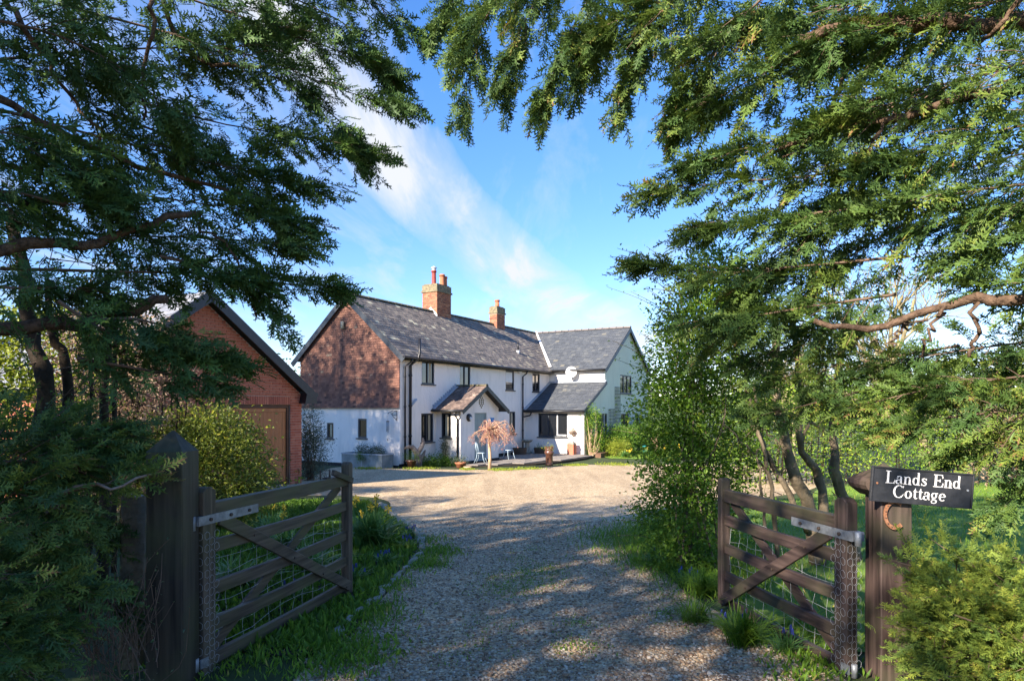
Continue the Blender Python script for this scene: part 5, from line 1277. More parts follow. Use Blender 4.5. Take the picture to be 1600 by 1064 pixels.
# ================================================================== the cypress on the right
rt_ = empty('cypress_tree', (5.6, 4.2, gz(0, 4.2)), 0, 'large spreading cypress arching over the drive from the right', 'tree', 'cypress trees at the entrance')
fo = Foliage(31)
RB = [
 ([(900, -160, 5.6), (800, -40, 6.0), (742, 70, 6.3), (715, 203, 6.4)], .42, 280),
 ([(960, -160, 5.6), (850, -20, 6.0), (800, 80, 6.1), (778, 176, 6.3)], .42, 280),
 ([(1020, -150, 5.5), (920, 0, 5.9), (872, 96, 6.0), (833, 200, 6.2)], .42, 280),
 ([(1080, -150, 5.4), (980, 10, 5.8), (925, 80, 6.0), (886, 168, 6.1)], .45, 280),
 ([(1140, -130, 5.3), (1040, 20, 5.7), (985, 110, 5.9), (962, 198, 6.0)], .45, 290),
 ([(860, -180, 6.0), (760, -70, 6.4), (700, 0, 6.6), (672, 70, 6.7)], .40, 200),
 ([(980, -130, 5.8), (840, -30, 6.2), (740, 30, 6.5), (698, 118, 6.6)], .40, 230),
 ([(1150, -80, 5.2), (1050, 0, 5.5), (950, 40, 5.8), (880, 60, 6.0)], .55, 300),
 ([(1250, -60, 5.0), (1150, 40, 5.4), (1080, 130, 5.7), (1030, 236, 5.9)], .55, 380),
 ([(1330, 30, 5.0), (1200, 110, 5.3), (1110, 160, 5.6), (1045, 205, 5.8)], .50, 340),
 ([(1420, 130, 4.9), (1270, 200, 5.2), (1140, 240, 5.5), (1040, 262, 5.8)], .50, 380),
 ([(1460, 230, 4.9), (1300, 270, 5.2), (1140, 285, 5.6), (982, 299, 5.9)], .42, 360),
 ([(1450, 320, 4.9), (1300, 330, 5.2), (1160, 345, 5.5), (1046, 362, 5.8)], .40, 320),
 ([(1420, 400, 5.0), (1260, 415, 5.3), (1110, 425, 5.6), (966, 398, 5.9)], .34, 300),
 ([(1400, 460, 5.0), (1260, 480, 5.2), (1130, 500, 5.5), (1030, 500, 5.7)], .34, 260),
 ([(1700, -40, 4.4), (1500, 20, 4.8), (1350, 60, 5.1), (1200, 90, 5.4)], .60, 400),
 ([(1750, 60, 4.2), (1560, 110, 4.6), (1400, 160, 4.9), (1250, 190, 5.2)], .60, 400),
 ([(1750, 170, 4.1), (1580, 200, 4.5), (1430, 240, 4.8), (1300, 260, 5.1)], .55, 360),
 ([(1750, 280, 4.1), (1580, 290, 4.4), (1450, 310, 4.7), (1320, 330, 5.0)], .50, 320),
 ([(1750, 340, 4.0), (1620, 370, 4.3), (1520, 395, 4.6), (1430, 410, 4.9)], .35, 200),
 ([(1720, 420, 4.0), (1620, 440, 4.2), (1560, 440, 4.4), (1480, 425, 4.6)], .25, 120),
 ([(1650, -100, 4.4), (1450, -40, 4.8), (1300, 20, 5.2), (1150, 30, 5.6)], .60, 360),
 ([(1350, 300, 5.3), (1250, 370, 5.5), (1180, 430, 5.6), (1140, 500, 5.7)], .42, 280),
 ([(1450, 330, 5.2), (1360, 380, 5.4), (1290, 430, 5.5), (1230, 500, 5.6)], .36, 200),
 ([(1760, -60, 5.6), (1560, 0, 6.2), (1400, 60, 6.6), (1240, 120, 7.0)], .70, 420),
 ([(1760, 60, 5.6), (1560, 130, 6.2), (1400, 170, 6.6), (1220, 230, 7.0)], .70, 420),
 ([(1760, 200, 5.6), (1560, 250, 6.2), (1400, 290, 6.6), (1240, 330, 7.0)], .65, 380),
 ([(1500, -60, 6.0), (1350, 0, 6.4), (1200, 40, 6.8), (1050, 70, 7.2)], .70, 380),
 ([(1760, 300, 5.2), (1620, 330, 5.6), (1500, 350, 5.9), (1380, 360, 6.2)], .45, 240),
]
for k, (path, rad, n) in enumerate(RB):
    fo.bough([P(*q) for q in path], rad, int(n * 1.15), size=.19, droop=.32, tint=.44, tv=.17, limb=.013, twigs=.06)
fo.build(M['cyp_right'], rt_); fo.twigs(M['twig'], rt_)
limb(rt_, [(5.6, 4.2, -.2), (5.6, 4.25, 1.5), (5.5, 4.3, 3.4), (5.45, 4.3, 5.5), (5.4, 4.3, 8.0)], .26, .08, M['bark'], 'trunk', 16)
for path, r0, r1 in (([(1760, 150, 4.3), (1600, 140, 4.5), (1500, 165, 4.7), (1400, 190, 4.9), (1350, 188, 5.0), (1290, 205, 5.1), (1190, 252, 5.3)], .042, .014), ([(1320, 110, 5.2), (1300, 170, 5.2), (1265, 220, 5.2), (1220, 248, 5.3)], .018, .009),
                     ([(1620, 30, 4.7), (1450, 35, 4.9), (1340, 40, 5.0), (1250, 62, 5.1)], .06, .035), ([(1760, 460, 4.0), (1600, 470, 4.2), (1520, 465, 4.4), (1440, 492, 4.6), (1340, 512, 4.8), (1280, 500, 5.0)], .042, .018),
                     ([(1520, 468, 4.4), (1530, 520, 4.4), (1518, 560, 4.4)], .016, .01), ([(1470, 478, 4.5), (1455, 520, 4.5), (1440, 560, 4.5)], .014, .008), ([(1415, 500, 4.7), (1395, 540, 4.7)], .012, .007), ([(1600, 0, 4.5), (1540, 60, 4.7), (1510, 66, 4.8)], .018, .01),
                     ([(1395, 185, 4.9), (1370, 215, 4.9), (1355, 255, 4.9)], .014, .008)):
    limb(rt_, [P(*q) for q in path], r0, r1, M['bark'], 'limb')
fo = Foliage(32)
fo.blob((6.9, 4.0, 6.2), (2.2, 2.4, 2.4), 360, .62, .4, shell=.25, keep=outside); fo.blob((2.2, 2.6, 5.6), (2.6, 1.6, 1.3), 120, .5, .4, shell=.2, keep=outside)
fo.build(M['cyp_right'], rt_, SPRAYS_LO, 'upper_crown')

# tall trees across the lane behind the viewer: they shade the entrance
for k, (x, y, h, rr, lb) in enumerate(((-18.2, -5.2, 11.0, 4.4, 'leftmost broad tree across the lane behind the viewer'), (-12.7, -6.5, 12.4, 4.5, 'rightmost broad tree across the lane behind the viewer'))):
    t = empty('lane_tree', (x, y, gz(0, y)), 0, lb, 'tree', 'tall trees across the lane')
    limb(t, [(x, y, -.2), (x + .1, y, h * .3), (x, y + .2, h * .6), (x + .1, y, h * .9)], .34, .08, M['bark_dark'], 'trunk')
    lv = Leaves(40 + k); lv.blob((x, y, h * .55), (rr, rr, h * .45), 20000, .30, .4, shell=.3, clump=9); lv.blob((x + 1.2, y + .8, h * .30), (rr * .9, rr * .9, h * .24), 6000, .30, .4, shell=.3, clump=9)
    lv.build(M['leaf_dark'], t)
# the big tree off to the left that dapples the gable
t = empty('shade_tree', (-25.5, 8.3, -.1), 0, 'very tall tree off to the left whose shade falls on the tiled gable', 'tree')
limb(t, [(-25.5, 8.3, -.4), (-25.4, 8.3, 7), (-25.5, 8.4, 14), (-25.4, 8.3, 20)], .5, .1, M['bark_dark'], 'trunk')
lv = Leaves(50)
for c_, r_ in (((-25.5, 8.3, 17.2), (3.4, 3.4, 3.6)), ((-24.1, 7.4, 14.6), (2.4, 2.4, 2.4)), ((-26.9, 9.6, 15.0), (2.6, 2.6, 2.6)), ((-25.7, 8.0, 12.2), (2.4, 2.4, 2.0))): lv.blob(c_, r_, 6500, .26, .4, shell=.1, clump=8)
lv.build(M['leaf_dark'], t)

# ================================================================== conifer hedge, near left
hl = empty('conifer_hedge', (-3.0, 4.0, gz(0, 4)), 0, 'dense dark conifer hedge at the near left around the tall gate post', 'hedge')
fo = Foliage(60)
for path, rad, n in (
 ([(-120, 690, 3.6), (0, 680, 3.8), (120, 672, 4.1), (235, 678, 4.4)], .26, 300), ([(-100, 690, 3.5), (40, 680, 3.7), (140, 690, 3.9), (235, 700, 4.1)], .34, 330),
 ([(-120, 740, 3.3), (0, 720, 3.5), (110, 730, 3.7), (215, 750, 3.85)], .32, 300), ([(-120, 800, 3.2), (0, 770, 3.4), (90, 790, 3.5), (170, 830, 3.6)], .28, 220),
 ([(-120, 830, 3.1), (-10, 815, 3.3), (70, 840, 3.4), (150, 880, 3.5)], .26, 220), ([(-140, 900, 3.0), (-20, 900, 3.2), (80, 920, 3.3), (190, 940, 3.5)], .28, 240),
 ([(-140, 960, 3.0), (-20, 950, 3.1), (60, 970, 3.2), (140, 1000, 3.3)], .28, 220), ([(-140, 1030, 2.9), (-30, 1020, 3.0), (40, 1040, 3.1), (110, 1070, 3.2)], .26, 180),
 ([(-60, 780, 4.2), (60, 800, 4.3), (150, 830, 4.3), (215, 850, 4.3)], .35, 240), ([(-60, 880, 4.0), (60, 900, 4.1), (140, 930, 4.1), (220, 960, 4.1)], .35, 220), ([(-60, 730, 4.6), (60, 720, 4.7), (170, 710, 4.7), (240, 710, 4.7)], .3, 220)):
    fo.bough([P(*q) for q in path], rad, int(n*1.1), size=.135, droop=.05, tint=.42, tv=.18, limb=.01, twigs=.12, flat=.9)
fo.bough([P(40, 800, 3.5), P(120, 765, 3.6), P(200, 750, 3.7), P(282, 728, 3.75)], .09, 34, size=.15, droop=.0, tint=.55, limb=.009, twigs=.3, t0=.45)
fo.build(M['cyp_right'], hl); fo.twigs(M['twig'], hl)
limb(hl, [P(-60, 840, 3.4), P(60, 795, 3.5), P(150, 760, 3.6), P(240, 748, 3.7)], .013, .006, M['drift'], 'branch'); limb(hl, [P(-40, 905, 3.4), P(60, 880, 3.5), P(120, 860, 3.6)], .008, .004, M['drift'], 'branch')
lv = Leaves(61)
for k in range(70):
    a = P(rng.uniform(120, 250), rng.uniform(1000, 1080), rng.uniform(3.5, 3.9)); b = a + Vector((rng.uniform(-.25, .25), rng.uniform(-.1, .1), rng.uniform(.2, .6))); m_ = (a + b) / 2 + Vector(rng.normal(0, .06, 3))
    lv.stem([a, m_, b], .003, .0015, 6, leaves=5, size=.022, tint=.3)
lv.build(M['leaf_dark'], hl, 'undergrowth'); lv.twigs(M['twig'], hl, 'dead_stems')

# ================================================================== conifer screen, right, and the golden bush under the sign
hr = empty('conifer_hedge', (4.6, 6.0, gz(0, 6)), 0, 'green conifer hedge hanging over the lawn at the right edge', 'hedge')
fo = Foliage(70)
for path, rad, n in (
 ([(1750, 520, 4.4), (1560, 540, 4.7), (1430, 560, 5.0), (1310, 590, 5.2)], .36, 330), ([(1750, 570, 4.3), (1580, 590, 4.5), (1440, 610, 4.8), (1290, 650, 5.1)], .38, 360),
 ([(1750, 620, 4.2), (1590, 640, 4.4), (1470, 655, 4.7), (1330, 690, 5.0)], .36, 330), ([(1750, 680, 4.2), (1620, 690, 4.4), (1530, 705, 4.6), (1440, 715, 4.8)], .30, 240),
 ([(1500, 540, 5.0), (1380, 560, 5.2), (1260, 580, 5.4), (1150, 610, 5.6)], .34, 300), ([(1450, 500, 5.4), (1320, 520, 5.6), (1220, 545, 5.8), (1130, 580, 5.9)], .34, 280),
 ([(1400, 600, 5.2), (1310, 620, 5.3), (1230, 640, 5.4), (1150, 655, 5.5)], .28, 220), ([(1350, 520, 5.8), (1230, 500, 5.9), (1140, 520, 6.0), (1080, 560, 6.0)], .36, 260),
 ([(1720, 540, 5.0), (1600, 560, 5.2), (1500, 580, 5.4), (1400, 600, 5.6)], .40, 280), ([(1720, 700, 4.6), (1640, 740, 4.7), (1580, 780, 4.7), (1545, 830, 4.7)], .30, 180)):
    fo.bough([P(*q) for q in path], rad, int(n*1.1), size=.155, droop=.18, tint=.50, tv=.18, limb=.011, twigs=.08, flat=.8)
fo.build(M['cyp_right'], hr); fo.twigs(M['twig'], hr)
bu = empty('golden_conifer', (3.05, 3.95, gz(0, 4)), 0, 'yellow green bushy conifer filling the corner beneath the name sign', 'bush')
fo = Foliage(71)
for k in range(112):
    a = Vector((3.05 + rng.uniform(-.3, .5), 3.95 + rng.uniform(-.1, .3), rng.uniform(-.2, .35)))
    px = rng.uniform(1372, 1660); py = 815 + (max(0, (1450 - px)) * .6) + rng.uniform(0, 1) ** .8 * 260
    if k > 84: px = rng.uniform(1378, 1460)
    if px < 1440: py = rng.uniform(862, 1070)
    b = P(px, py, rng.uniform(3.35, 3.75))
    fo.bough([a, a.lerp(b, .5) + Vector((0, 0, .06)), b], .15, 60, size=.085, droop=-.10, tint=.46, tv=.2, limb=.006, twigs=.05, flat=1.0, t0=.25)
fo.bough([P(1450, 960, 3.8), P(1440, 900, 3.8), P(1428, 838, 3.8)], .05, 26, size=.11, droop=-.3, tint=.6, limb=.005, t0=.3)
fo.build(M['cyp_gold'], bu); fo.twigs(M['twig'], bu)
# ================================================================== leafy shrubs and trees
def shrub(name, label, base, blobs, size, mat, seed, cat='shrub', stems=10, tint=.45, shell=.5, clump=5, group=None, w=.5, stem_mat='twig', spread=.5, bend=.15):
    o = empty(name, base, 0, label, cat, group); lv = Leaves(seed); b = Vector(base)
    for c_, r_, n in blobs: lv.blob(tuple(c_), r_, n, size, tint, shell=shell, clump=clump, low=base[2] - .02)
    for k in range(stems):
        c_, r_, n = blobs[int(lv.r.integers(len(blobs)))]
        e = Vector(c_) + Vector([x * q for x, q in zip(lv.r.uniform(-.8, .8, 3), r_)]); s0 = b + Vector((*lv.r.uniform(-.12, .12, 2), 0))
        m_ = s0.lerp(e, .5) + Vector(lv.r.normal(0, .08, 3))
        lv.stem([s0, m_, e], .012 * spread * 2, .003, 8)
    lv.build(mat, o, w=w, bend=bend); lv.twigs(M[stem_mat], o)
    return o
def Rm3(px, py, Y): return tuple(P(px, py, Y))
# the loose leafy shrub beside the right gate
rs = empty('leafy_shrub', (1.95, 7.4, gz(0, 7.4)), 0, 'tall loose fresh green shrub overhanging the drive behind the dark gate', 'shrub')
lv = Leaves(80)
for px, py, Y, r_, n in ((1065, 880, 7.3, .34, 1800), (1055, 800, 7.5, .42, 3000), (1065, 720, 7.6, .46, 3800), (1055, 640, 7.7, .48, 4200), (1080, 560, 7.8, .52, 4400), (1100, 490, 7.9, .52, 4000), (1120, 430, 8.0, .42, 2600), (1150, 700, 7.9, .4, 1800), (1160, 590, 8.0, .5, 2400), (1165, 470, 8.1, .45, 2200), (1120, 780, 7.7, .4, 1800), (1130, 880, 7.2, .3, 500)):
    lv.blob(Rm3(px, py, Y), (r_, r_, r_ * 1.05), n, .048, .45, shell=.25, clump=4)
for k in range(60):
    a = P(rng.uniform(1040, 1130), rng.uniform(430, 860), 7.7); e = a + Vector((rng.uniform(-.75, .25), rng.uniform(-.2, .2), rng.uniform(-.05, .45)))
    lv.stem([a, a.lerp(e, .5) + Vector((0, 0, .06)), e], .005, .002, 7, leaves=12, size=.036, tint=.55)
for e in ((948, 448), (985, 455), (1000, 520), (972, 590), (1010, 385), (960, 560)):
    a = P(1070, e[1] + 60, 7.7); b = P(*e, 7.7); lv.stem([a, a.lerp(b, .5) + Vector((0, 0, .05)), b], .004, .002, 8, leaves=14, size=.03, tint=.45)
for k in range(16):
    a = Vector((1.95 + rng.uniform(-.25, .3), 7.4 + rng.uniform(-.2, .2), gz(0, 7.4) - .05)); e = P(rng.uniform(1040, 1160), rng.uniform(430, 760), 7.8)
    lv.stem([a, a.lerp(e, .4) + Vector(rng.normal(0, .1, 3)), a.lerp(e, .7) + Vector(rng.normal(0, .1, 3)), e], .013, .004, 12, sides=5)
lv.build(M['leaf'], rs, w=.62); lv.twigs(M['bark_grey'], rs, 'stems')

# the leaning many-stemmed tree on the lawn side of that gate
ms = empty('multi_stem_tree', (3.5, 7.7, gz(0, 7.7)), 0, 'leaning many stemmed small tree with grey brown bark behind the dark gate', 'tree')
for path, r0, r1 in (([(1275, 900, 7.6), (1268, 800, 7.6), (1235, 730, 7.6), (1222, 660, 7.7), (1212, 560, 7.8), (1215, 470, 7.9)], 0.076, 0.036), ([(1283, 890, 7.6), (1286, 790, 7.7), (1275, 735, 7.8), (1250, 690, 7.8), (1252, 620, 7.9), (1240, 500, 8.0)], 0.061, 0.025),
                     ([(1345, 900, 7.8), (1322, 790, 7.9), (1305, 730, 7.9), (1303, 680, 8.0), (1310, 600, 8.0), (1320, 500, 8.1)], 0.068, 0.036), ([(1262, 830, 7.5), (1225, 760, 7.5), (1190, 690, 7.6), (1172, 640, 7.7), (1160, 560, 7.8)], 0.036, 0.018),
                     ([(1215, 880, 7.4), (1208, 780, 7.4), (1190, 690, 7.5), (1178, 600, 7.6)], 0.029, 0.013), ([(1195, 880, 7.3), (1192, 790, 7.4), (1184, 700, 7.5)], 0.022, 0.010), ([(1305, 690, 8.0), (1270, 662, 7.9), (1210, 655, 7.8), (1150, 650, 7.7)], 0.022, 0.010), ([(1255, 690, 7.8), (1270, 640, 7.9), (1290, 600, 8.0)], 0.018, 0.009),
                     ([(1200, 740, 7.5), (1160, 690, 7.5), (1130, 660, 7.5)], 0.014, 0.006), ([(1225, 700, 7.7), (1190, 670, 7.6), (1150, 690, 7.6)], 0.012, 0.004), ([(1240, 740, 7.7), (1180, 735, 7.6), (1130, 760, 7.5)], 0.010, 0.004)):
    limb(ms, [P(*q) for q in path], r0, r1, M['bark_grey'], 'trunk' if r0 > .058 else 'limb', 16, .012, 10)
lv = Leaves(82)
for k in range(110):
    a = P(rng.uniform(1130, 1330), rng.uniform(520, 780), rng.uniform(7.4, 8.2)); e = a + Vector((rng.uniform(-.6, .6), rng.uniform(-.2, .2), rng.uniform(-.35, .35)))
    lv.stem([a, a.lerp(e, .5) + Vector(rng.normal(0, .06, 3)), e], .005, .002, 6, leaves=7, size=.035, tint=.5)
for px, py in ((1180, 540), (1240, 520), (1300, 520), (1200, 600), (1150, 500)): lv.blob(Rm3(px, py, 8.0), (.5, .4, .35), 700, .042, .4, shell=.2, clump=5)
lv.build(M['leaf'], ms, w=.6); lv.twigs(M['bark_grey'], ms, 'twigs')

# hedges across the lawn
def hedge(name, label, a, b, h, th, n, size, mat, seed, tint=.5, wob=.18, stems=40):
    o = empty(name, (*((Vector(a) + Vector(b)) / 2), gz(0, (a[1] + b[1]) / 2)), 0, label, 'hedge'); lv = Leaves(seed); r = lv.r
    t = r.uniform(0, 1, n); z = r.uniform(0, 1, n) ** .8 * h; d = Vector((b[0] - a[0], b[1] - a[1])); L = d.length; d.normalize(); nx, ny = -d.y, d.x
    face = r.uniform(-1, 1, n); top = h * (1 + .10 * np.sin(t * L * 2.1 + seed) + .06 * np.sin(t * L * 5.3))
    z = np.minimum(z * 1.06, top); depth = np.sign(face) * th / 2 * (1 - .35 * np.abs(face) ** 3) * (1 + wob * np.sin(t * L * 3 + z * 4) + wob * .6 * np.sin(t * L * 9 + z * 7))
    depth[z > top * .93] *= r.uniform(-1, 1, (z > top * .93).sum())
    ps = np.stack([a[0] + d.x * t * L + nx * depth, a[1] + d.y * t * L + ny * depth, gz(0, (a[1] + b[1]) / 2) + z], -1) + r.normal(0, size * .7, (n, 3))
    lv.put(ps, r.normal(0, 1, (n, 3)) + np.array([0, -.4, .3]), size, tint + .12 * np.sin(t * L * 1.7 + z * 2), .16)
    for k in range(stems):
        tt = r.uniform(0, 1); x, y = a[0] + d.x * tt * L, a[1] + d.y * tt * L; lv.stem([(x, y, gz(0, y)), (x + r.uniform(-.1, .1), y + r.uniform(-.1, .1), h * .5), (x + r.uniform(-.3, .3), y + r.uniform(-.3, .3), h * .9)], .02, .006, 6)
    lv.build(mat, o, w=.6); lv.twigs(M['bark_dark'], o)
    return o
hedge('garden_hedge', 'sunlit yellow green hedge along the far side of the lawn', (5.9, 19.6), (12.6, 19.0), 2.9, 1.3, 15000, .085, M['leaf'], 90, .72)
hedge('garden_hedge', 'brown leaved beech hedge at the right end of the lawn', (12.2, 18.6), (17.5, 15.2), 2.3, 1.2, 9000, .085, M['leaf_tan'], 91, .55)
hedge('garden_hedge', 'dark green hedge behind the wing at the far right of the house', (10.5, 38.0), (24, 33.5), 3.2, 1.6, 8000, .13, M['leaf_dark'], 92, .5)
# left: lime hedge and dry reed-like hedge before the garage
hedge('garden_hedge', 'bright lime green hedge in sun at the far left behind bare stems', (-13.0, 11.5), (-7.0, 12.6), 3.5, 1.2, 26000, .10, M['leaf_lime'], 93, .55)
hedge('garden_hedge', 'dry tan beech hedge between the bare stems and the garage', (-7.0, 10.6), (-4.95, 10.3), 3.1, .8, 8000, .062, M['leaf_tan'], 94, .6)
# dark bare stems at the left
st_ = [([(60, 690, 6.0), (75, 600, 6.0), (50, 520, 6.1), (40, 440, 6.2), (20, 330, 6.3)], .085, .05), ([(105, 700, 6.4), (108, 610, 6.4), (95, 550, 6.4), (85, 520, 6.4), (70, 440, 6.5)], .06, .03), ([(160, 720, 6.8), (163, 600, 6.8), (168, 520, 6.8), (172, 430, 6.9)], .05, .03), ([(178, 720, 7.2), (177, 600, 7.2), (180, 480, 7.2)], .03, .02), ([(140, 720, 7.0), (142, 600, 7.0), (138, 470, 7.0)], .025, .015)]
for k, (path, r0, r1) in enumerate(st_):
    b = P(*path[0]); o = empty('bare_stem_tree', (b.x, b.y, gz(0, b.y)), 0, ('thickest dark leaning trunk at the far left edge', 'second dark trunk from the left edge, forked low', 'upright dark stem just left of the tan hedge', 'thin dark stem nearest the garage among the bare stems', 'thinnest dark pole standing between the bare stems')[k], 'tree', 'bare dark stems at the far left')
    pts = [(b.x, b.y, gz(0, b.y) - .1)] + [P(*q) for q in path]; limb(o, pts, r0, r1, M['bark_dark'], 'trunk', 14, .012)
    lv = Leaves(100 + k)
    for j in range(26):
        a = P(*path[1 + j % (len(path) - 1)]); a = a + Vector((0, 0, rng.uniform(-.3, .3))); e = a + Vector((rng.uniform(-.9, .9), rng.uniform(-.4, .4), rng.uniform(-.4, .7)))
        lv.stem([a, a.lerp(e, .5) + Vector(rng.normal(0, .1, 3)), e], .006, .002, 7, leaves=5, size=.05, tint=.45)
    lv.build(M['leaf'], o, w=.7); lv.twigs(M['twig'], o, 'twigs')

# the bare lichen covered tree beyond the hedge, and another behind
def bare_tree(name, label, base, h, seed, mat, levels=4, r0=.2, lean=(0, 0)):
    r = random.Random(seed); o = empty(name, base, 0, label, 'tree', 'bare trees beyond the lawn'); big = MB(); small = MB()
    def grow(p, d, L, rad, lev):
        n = 5; pts = [p]; q = p
        for i in range(n):
            d = (d + Vector((r.gauss(0, .13), r.gauss(0, .13), r.gauss(.03, .10)))).normalized(); q = q + d * L / n; pts.append(q)
        (big if lev > 1 else small).tube(pts, [rad * (1 - .45 * i / n) for i in range(n + 1)], 7 if lev > 1 else 3, caps=False)
        if lev == 0: return
        for k in range(3 if lev > 2 else 5):
            f = r.uniform(.25, 1); s0 = pts[min(n, int(f * n))]
            a = Vector((r.gauss(0, 1), r.gauss(0, 1), r.gauss(.15, .7))).normalized(); grow(s0, (d * .85 + a * .62 + Vector((0, 0, .08))).normalized(), L * r.uniform(.6, .85), rad * .52, lev - 1)
    grow(Vector((0, 0, -.2)), Vector((lean[0], lean[1], 1)).normalized(), h * .42, r0, levels)
    big.build('trunk', mat, o); small.build('branches', mat, o)
bare_tree('bare_tree', 'bare spring tree with yellow lichened limbs seen through the right hand canopy', (13.4, 21.5, gz(0, 21.5)), 9.5, 5, M['bark_lich'], 5, .28, (-.12, 0))
bare_tree('bare_tree', 'smaller bare tree at the right edge behind the beech hedge', (19.0, 22.5, gz(0, 22.5)), 8.0, 9, M['bark_lich'], 5, .22)
bare_tree('bare_tree', 'slender bare tree far behind the lawn hedge', (11.2, 27.0, gz(0, 27)), 7.5, 12, M['bark_lich'], 5, .2)

# ================================================================== garden shrubs
shrub('rounded_shrub', 'rounded evergreen shrub with yellow green top in front of the garage door', (-4.75, 10.6, gz(0, 10.6)), [((-4.75, 10.6, .62), (.95, .85, .95), 11000), ((-4.2, 10.4, .45), (.62, .6, .75), 4200), ((-5.35, 10.6, .95), (.6, .6, .65), 3600), ((-4.6, 10.5, 1.25), (.6, .6, .42), 3600)], .062, M['bush_leaf'], 110, stems=40, tint=.45, shell=.55, clump=6, stem_mat='bark_dark')
shrub('willow_shrub', 'narrow grey green shrub against the side of the garage', tuple(Vector((-6.12, 20.7, gz(0, 20.7)))), [((-6.1, 20.8, .25), (.42, .5, .85), 5200), ((-6.2, 20.9, 1.0), (.3, .4, .75), 3600)], .085, M['leaf_grey'], 111, stems=30, tint=.4, w=.2)
shrub('hosta_plant', 'low bright green leafy plant at the garage wall corner', (-6.35, 19.55, gz(0, 19.5)), [((-6.35, 19.5, -.28), (.34, .3, .22), 160)], .20, M['leaf'], 112, cat='plant', stems=0, tint=.5, shell=.3, clump=0, w=.45, bend=.4)
def hs_(name, label, x, y, blobs, size, mat, seed, **k):
    b = hw(x, y, 0.02); return shrub(name, label, tuple(b), [(tuple(hw(*c_)), r_, n) for c_, r_, n in blobs], size, mat, seed, **k)
hs_('climbing_plant', 'straggly climber with bare tan stems up the lean-to corner', 10.9, -3.75, [((11.0, -3.7, 2.0), (.40, .35, .55), 1980), ((11.3, -3.8, 1.1), (.5, .4, .75), 1540), ((11.2, -3.8, .5), (.55, .4, .45), 1100)], .085, M['leaf'], 120, stems=34, tint=.5, stem_mat='twig_tan', shell=.2, spread=.8)
hs_('garden_shrub', 'dark green leafy shrub below the trellis on the wing', 12.9, -4.4, [((12.7, -4.4, .75), (.8, .8, .75), 4840), ((14.0, -4.5, .7), (.9, .8, .8), 4840), ((15.3, -4.5, .65), (.8, .7, .75), 3740)], .095, M['leaf'], 121, stems=14, tint=.35, shell=.5)
hs_('garden_shrub', 'golden yellow low shrub in the bed by the timber sleeper', 11.5, -4.7, [((11.6, -4.9, .42), (.55, .5, .42), 2420), ((12.2, -5.0, .35), (.4, .4, .35), 1100)], .07, M['leaf_lime'], 122, stems=8, tint=.7)
hs_('garden_shrub', 'dark shrub at the far end of the wing wall beside the teal pot', 17.6, -4.4, [((17.6, -4.4, .9), (1.0, .8, .95), 4400), ((19.2, -4.6, 1.0), (1.2, .9, 1.1), 4400)], .10, M['leaf_dark'], 123, stems=8)
hs_('garden_shrub', 'grey leaved mounds of plants spilling from the zinc trough', -.57, 1.2, [((-.57, .75, .72), (.30, .42, .22), 1980), ((-.57, 1.45, .74), (.28, .36, .24), 1760)], .045, M['leaf_grey'], 124, cat='plant', stems=0, tint=.45)
hs_('trailing_plant', 'bright green trailing plant over the front of the zinc trough', -.95, 1.2, [((-.95, 1.22, .52), (.16, .26, .13), 924)], .04, M['leaf'], 125, cat='plant', stems=0, tint=.35)
hs_('wall_climber', 'small variegated climber on the white porch side wall', 2.3, -.55, [((2.33, -.55, .55), (.10, .20, .55), 924), ((2.34, -.6, .95), (.08, .18, .3), 352)], .06, M['leaf_grey'], 126, cat='plant', stems=10, tint=.6)
hs_('garden_shrub', 'low green perennials along the wall beneath the ground floor window', 1.6, -.7, [((1.0, -.6, .22), (.45, .35, .28), 1540), ((1.7, -.75, .2), (.5, .35, .26), 1760), ((2.3, -1.0, .16), (.5, .35, .2), 1540)], .065, M['leaf'], 127, cat='plant', stems=0, tint=.3)
shrub('potted_plant', 'grey green clump growing in the terracotta bowl', (-2.06, 27.35, -.47), [((-2.06, 27.35, -.40), (.27, .27, .17), 420)], .05, M['leaf_grey'], 128, cat='plant', stems=0, tint=.5)
shrub('potted_plant', 'leafy clump growing in the brown pot by the driftwood', (-4.02, 27.25, -.38), [((-4.02, 27.25, -.26), (.26, .26, .2), 380)], .055, M['leaf'], 129, cat='plant', stems=0, tint=.45)
shrub('potted_flowers', 'yellow flowers on top of the brown chimney pot planter', (1.57, 28.85, -.04), [((1.57, 28.85, .04), (.15, .15, .08), 150)], .06, M['leaf_lime'], 130, cat='plant', stems=0, tint=.95)
hs_('potted_plant', 'dry hanging plant in the wall basket', 10.47, -2.83, [((10.45, -2.83, 1.36), (.18, .2, .14), 200), ((10.48, -2.95, 1.16), (.10, .14, .2), 120)], .06, M['leaf_tan'], 131, cat='plant', stems=0, tint=.6)
hs_('potted_plant', 'low greenery in the half barrel by the lean-to', 10.15, -1.15, [((10.15, -1.15, .45), (.26, .26, .10), 150)], .06, M['leaf'], 132, cat='plant', stems=0)
# dry ornamental grass clump
o = empty('ornamental_grass', hw(15.0, -6.0, 0.0), 0, 'fan of dry straw coloured stems in the bed before the wing', 'plant')
mb = MB()
for k in range(90):
    a = rng.uniform(0, 6.28); s_ = rng.uniform(.05, .55); h = rng.uniform(.7, 1.15); mb.tube([(.1 * math.cos(a), .1 * math.sin(a), 0), (s_ * .6 * math.cos(a), s_ * .6 * math.sin(a), h * .6), (s_ * math.cos(a) * 1.2, s_ * math.sin(a) * 1.2, h)], [.012, .009, .004], 3, caps=False)
mb.build('stems', M['twig_tan'], o)
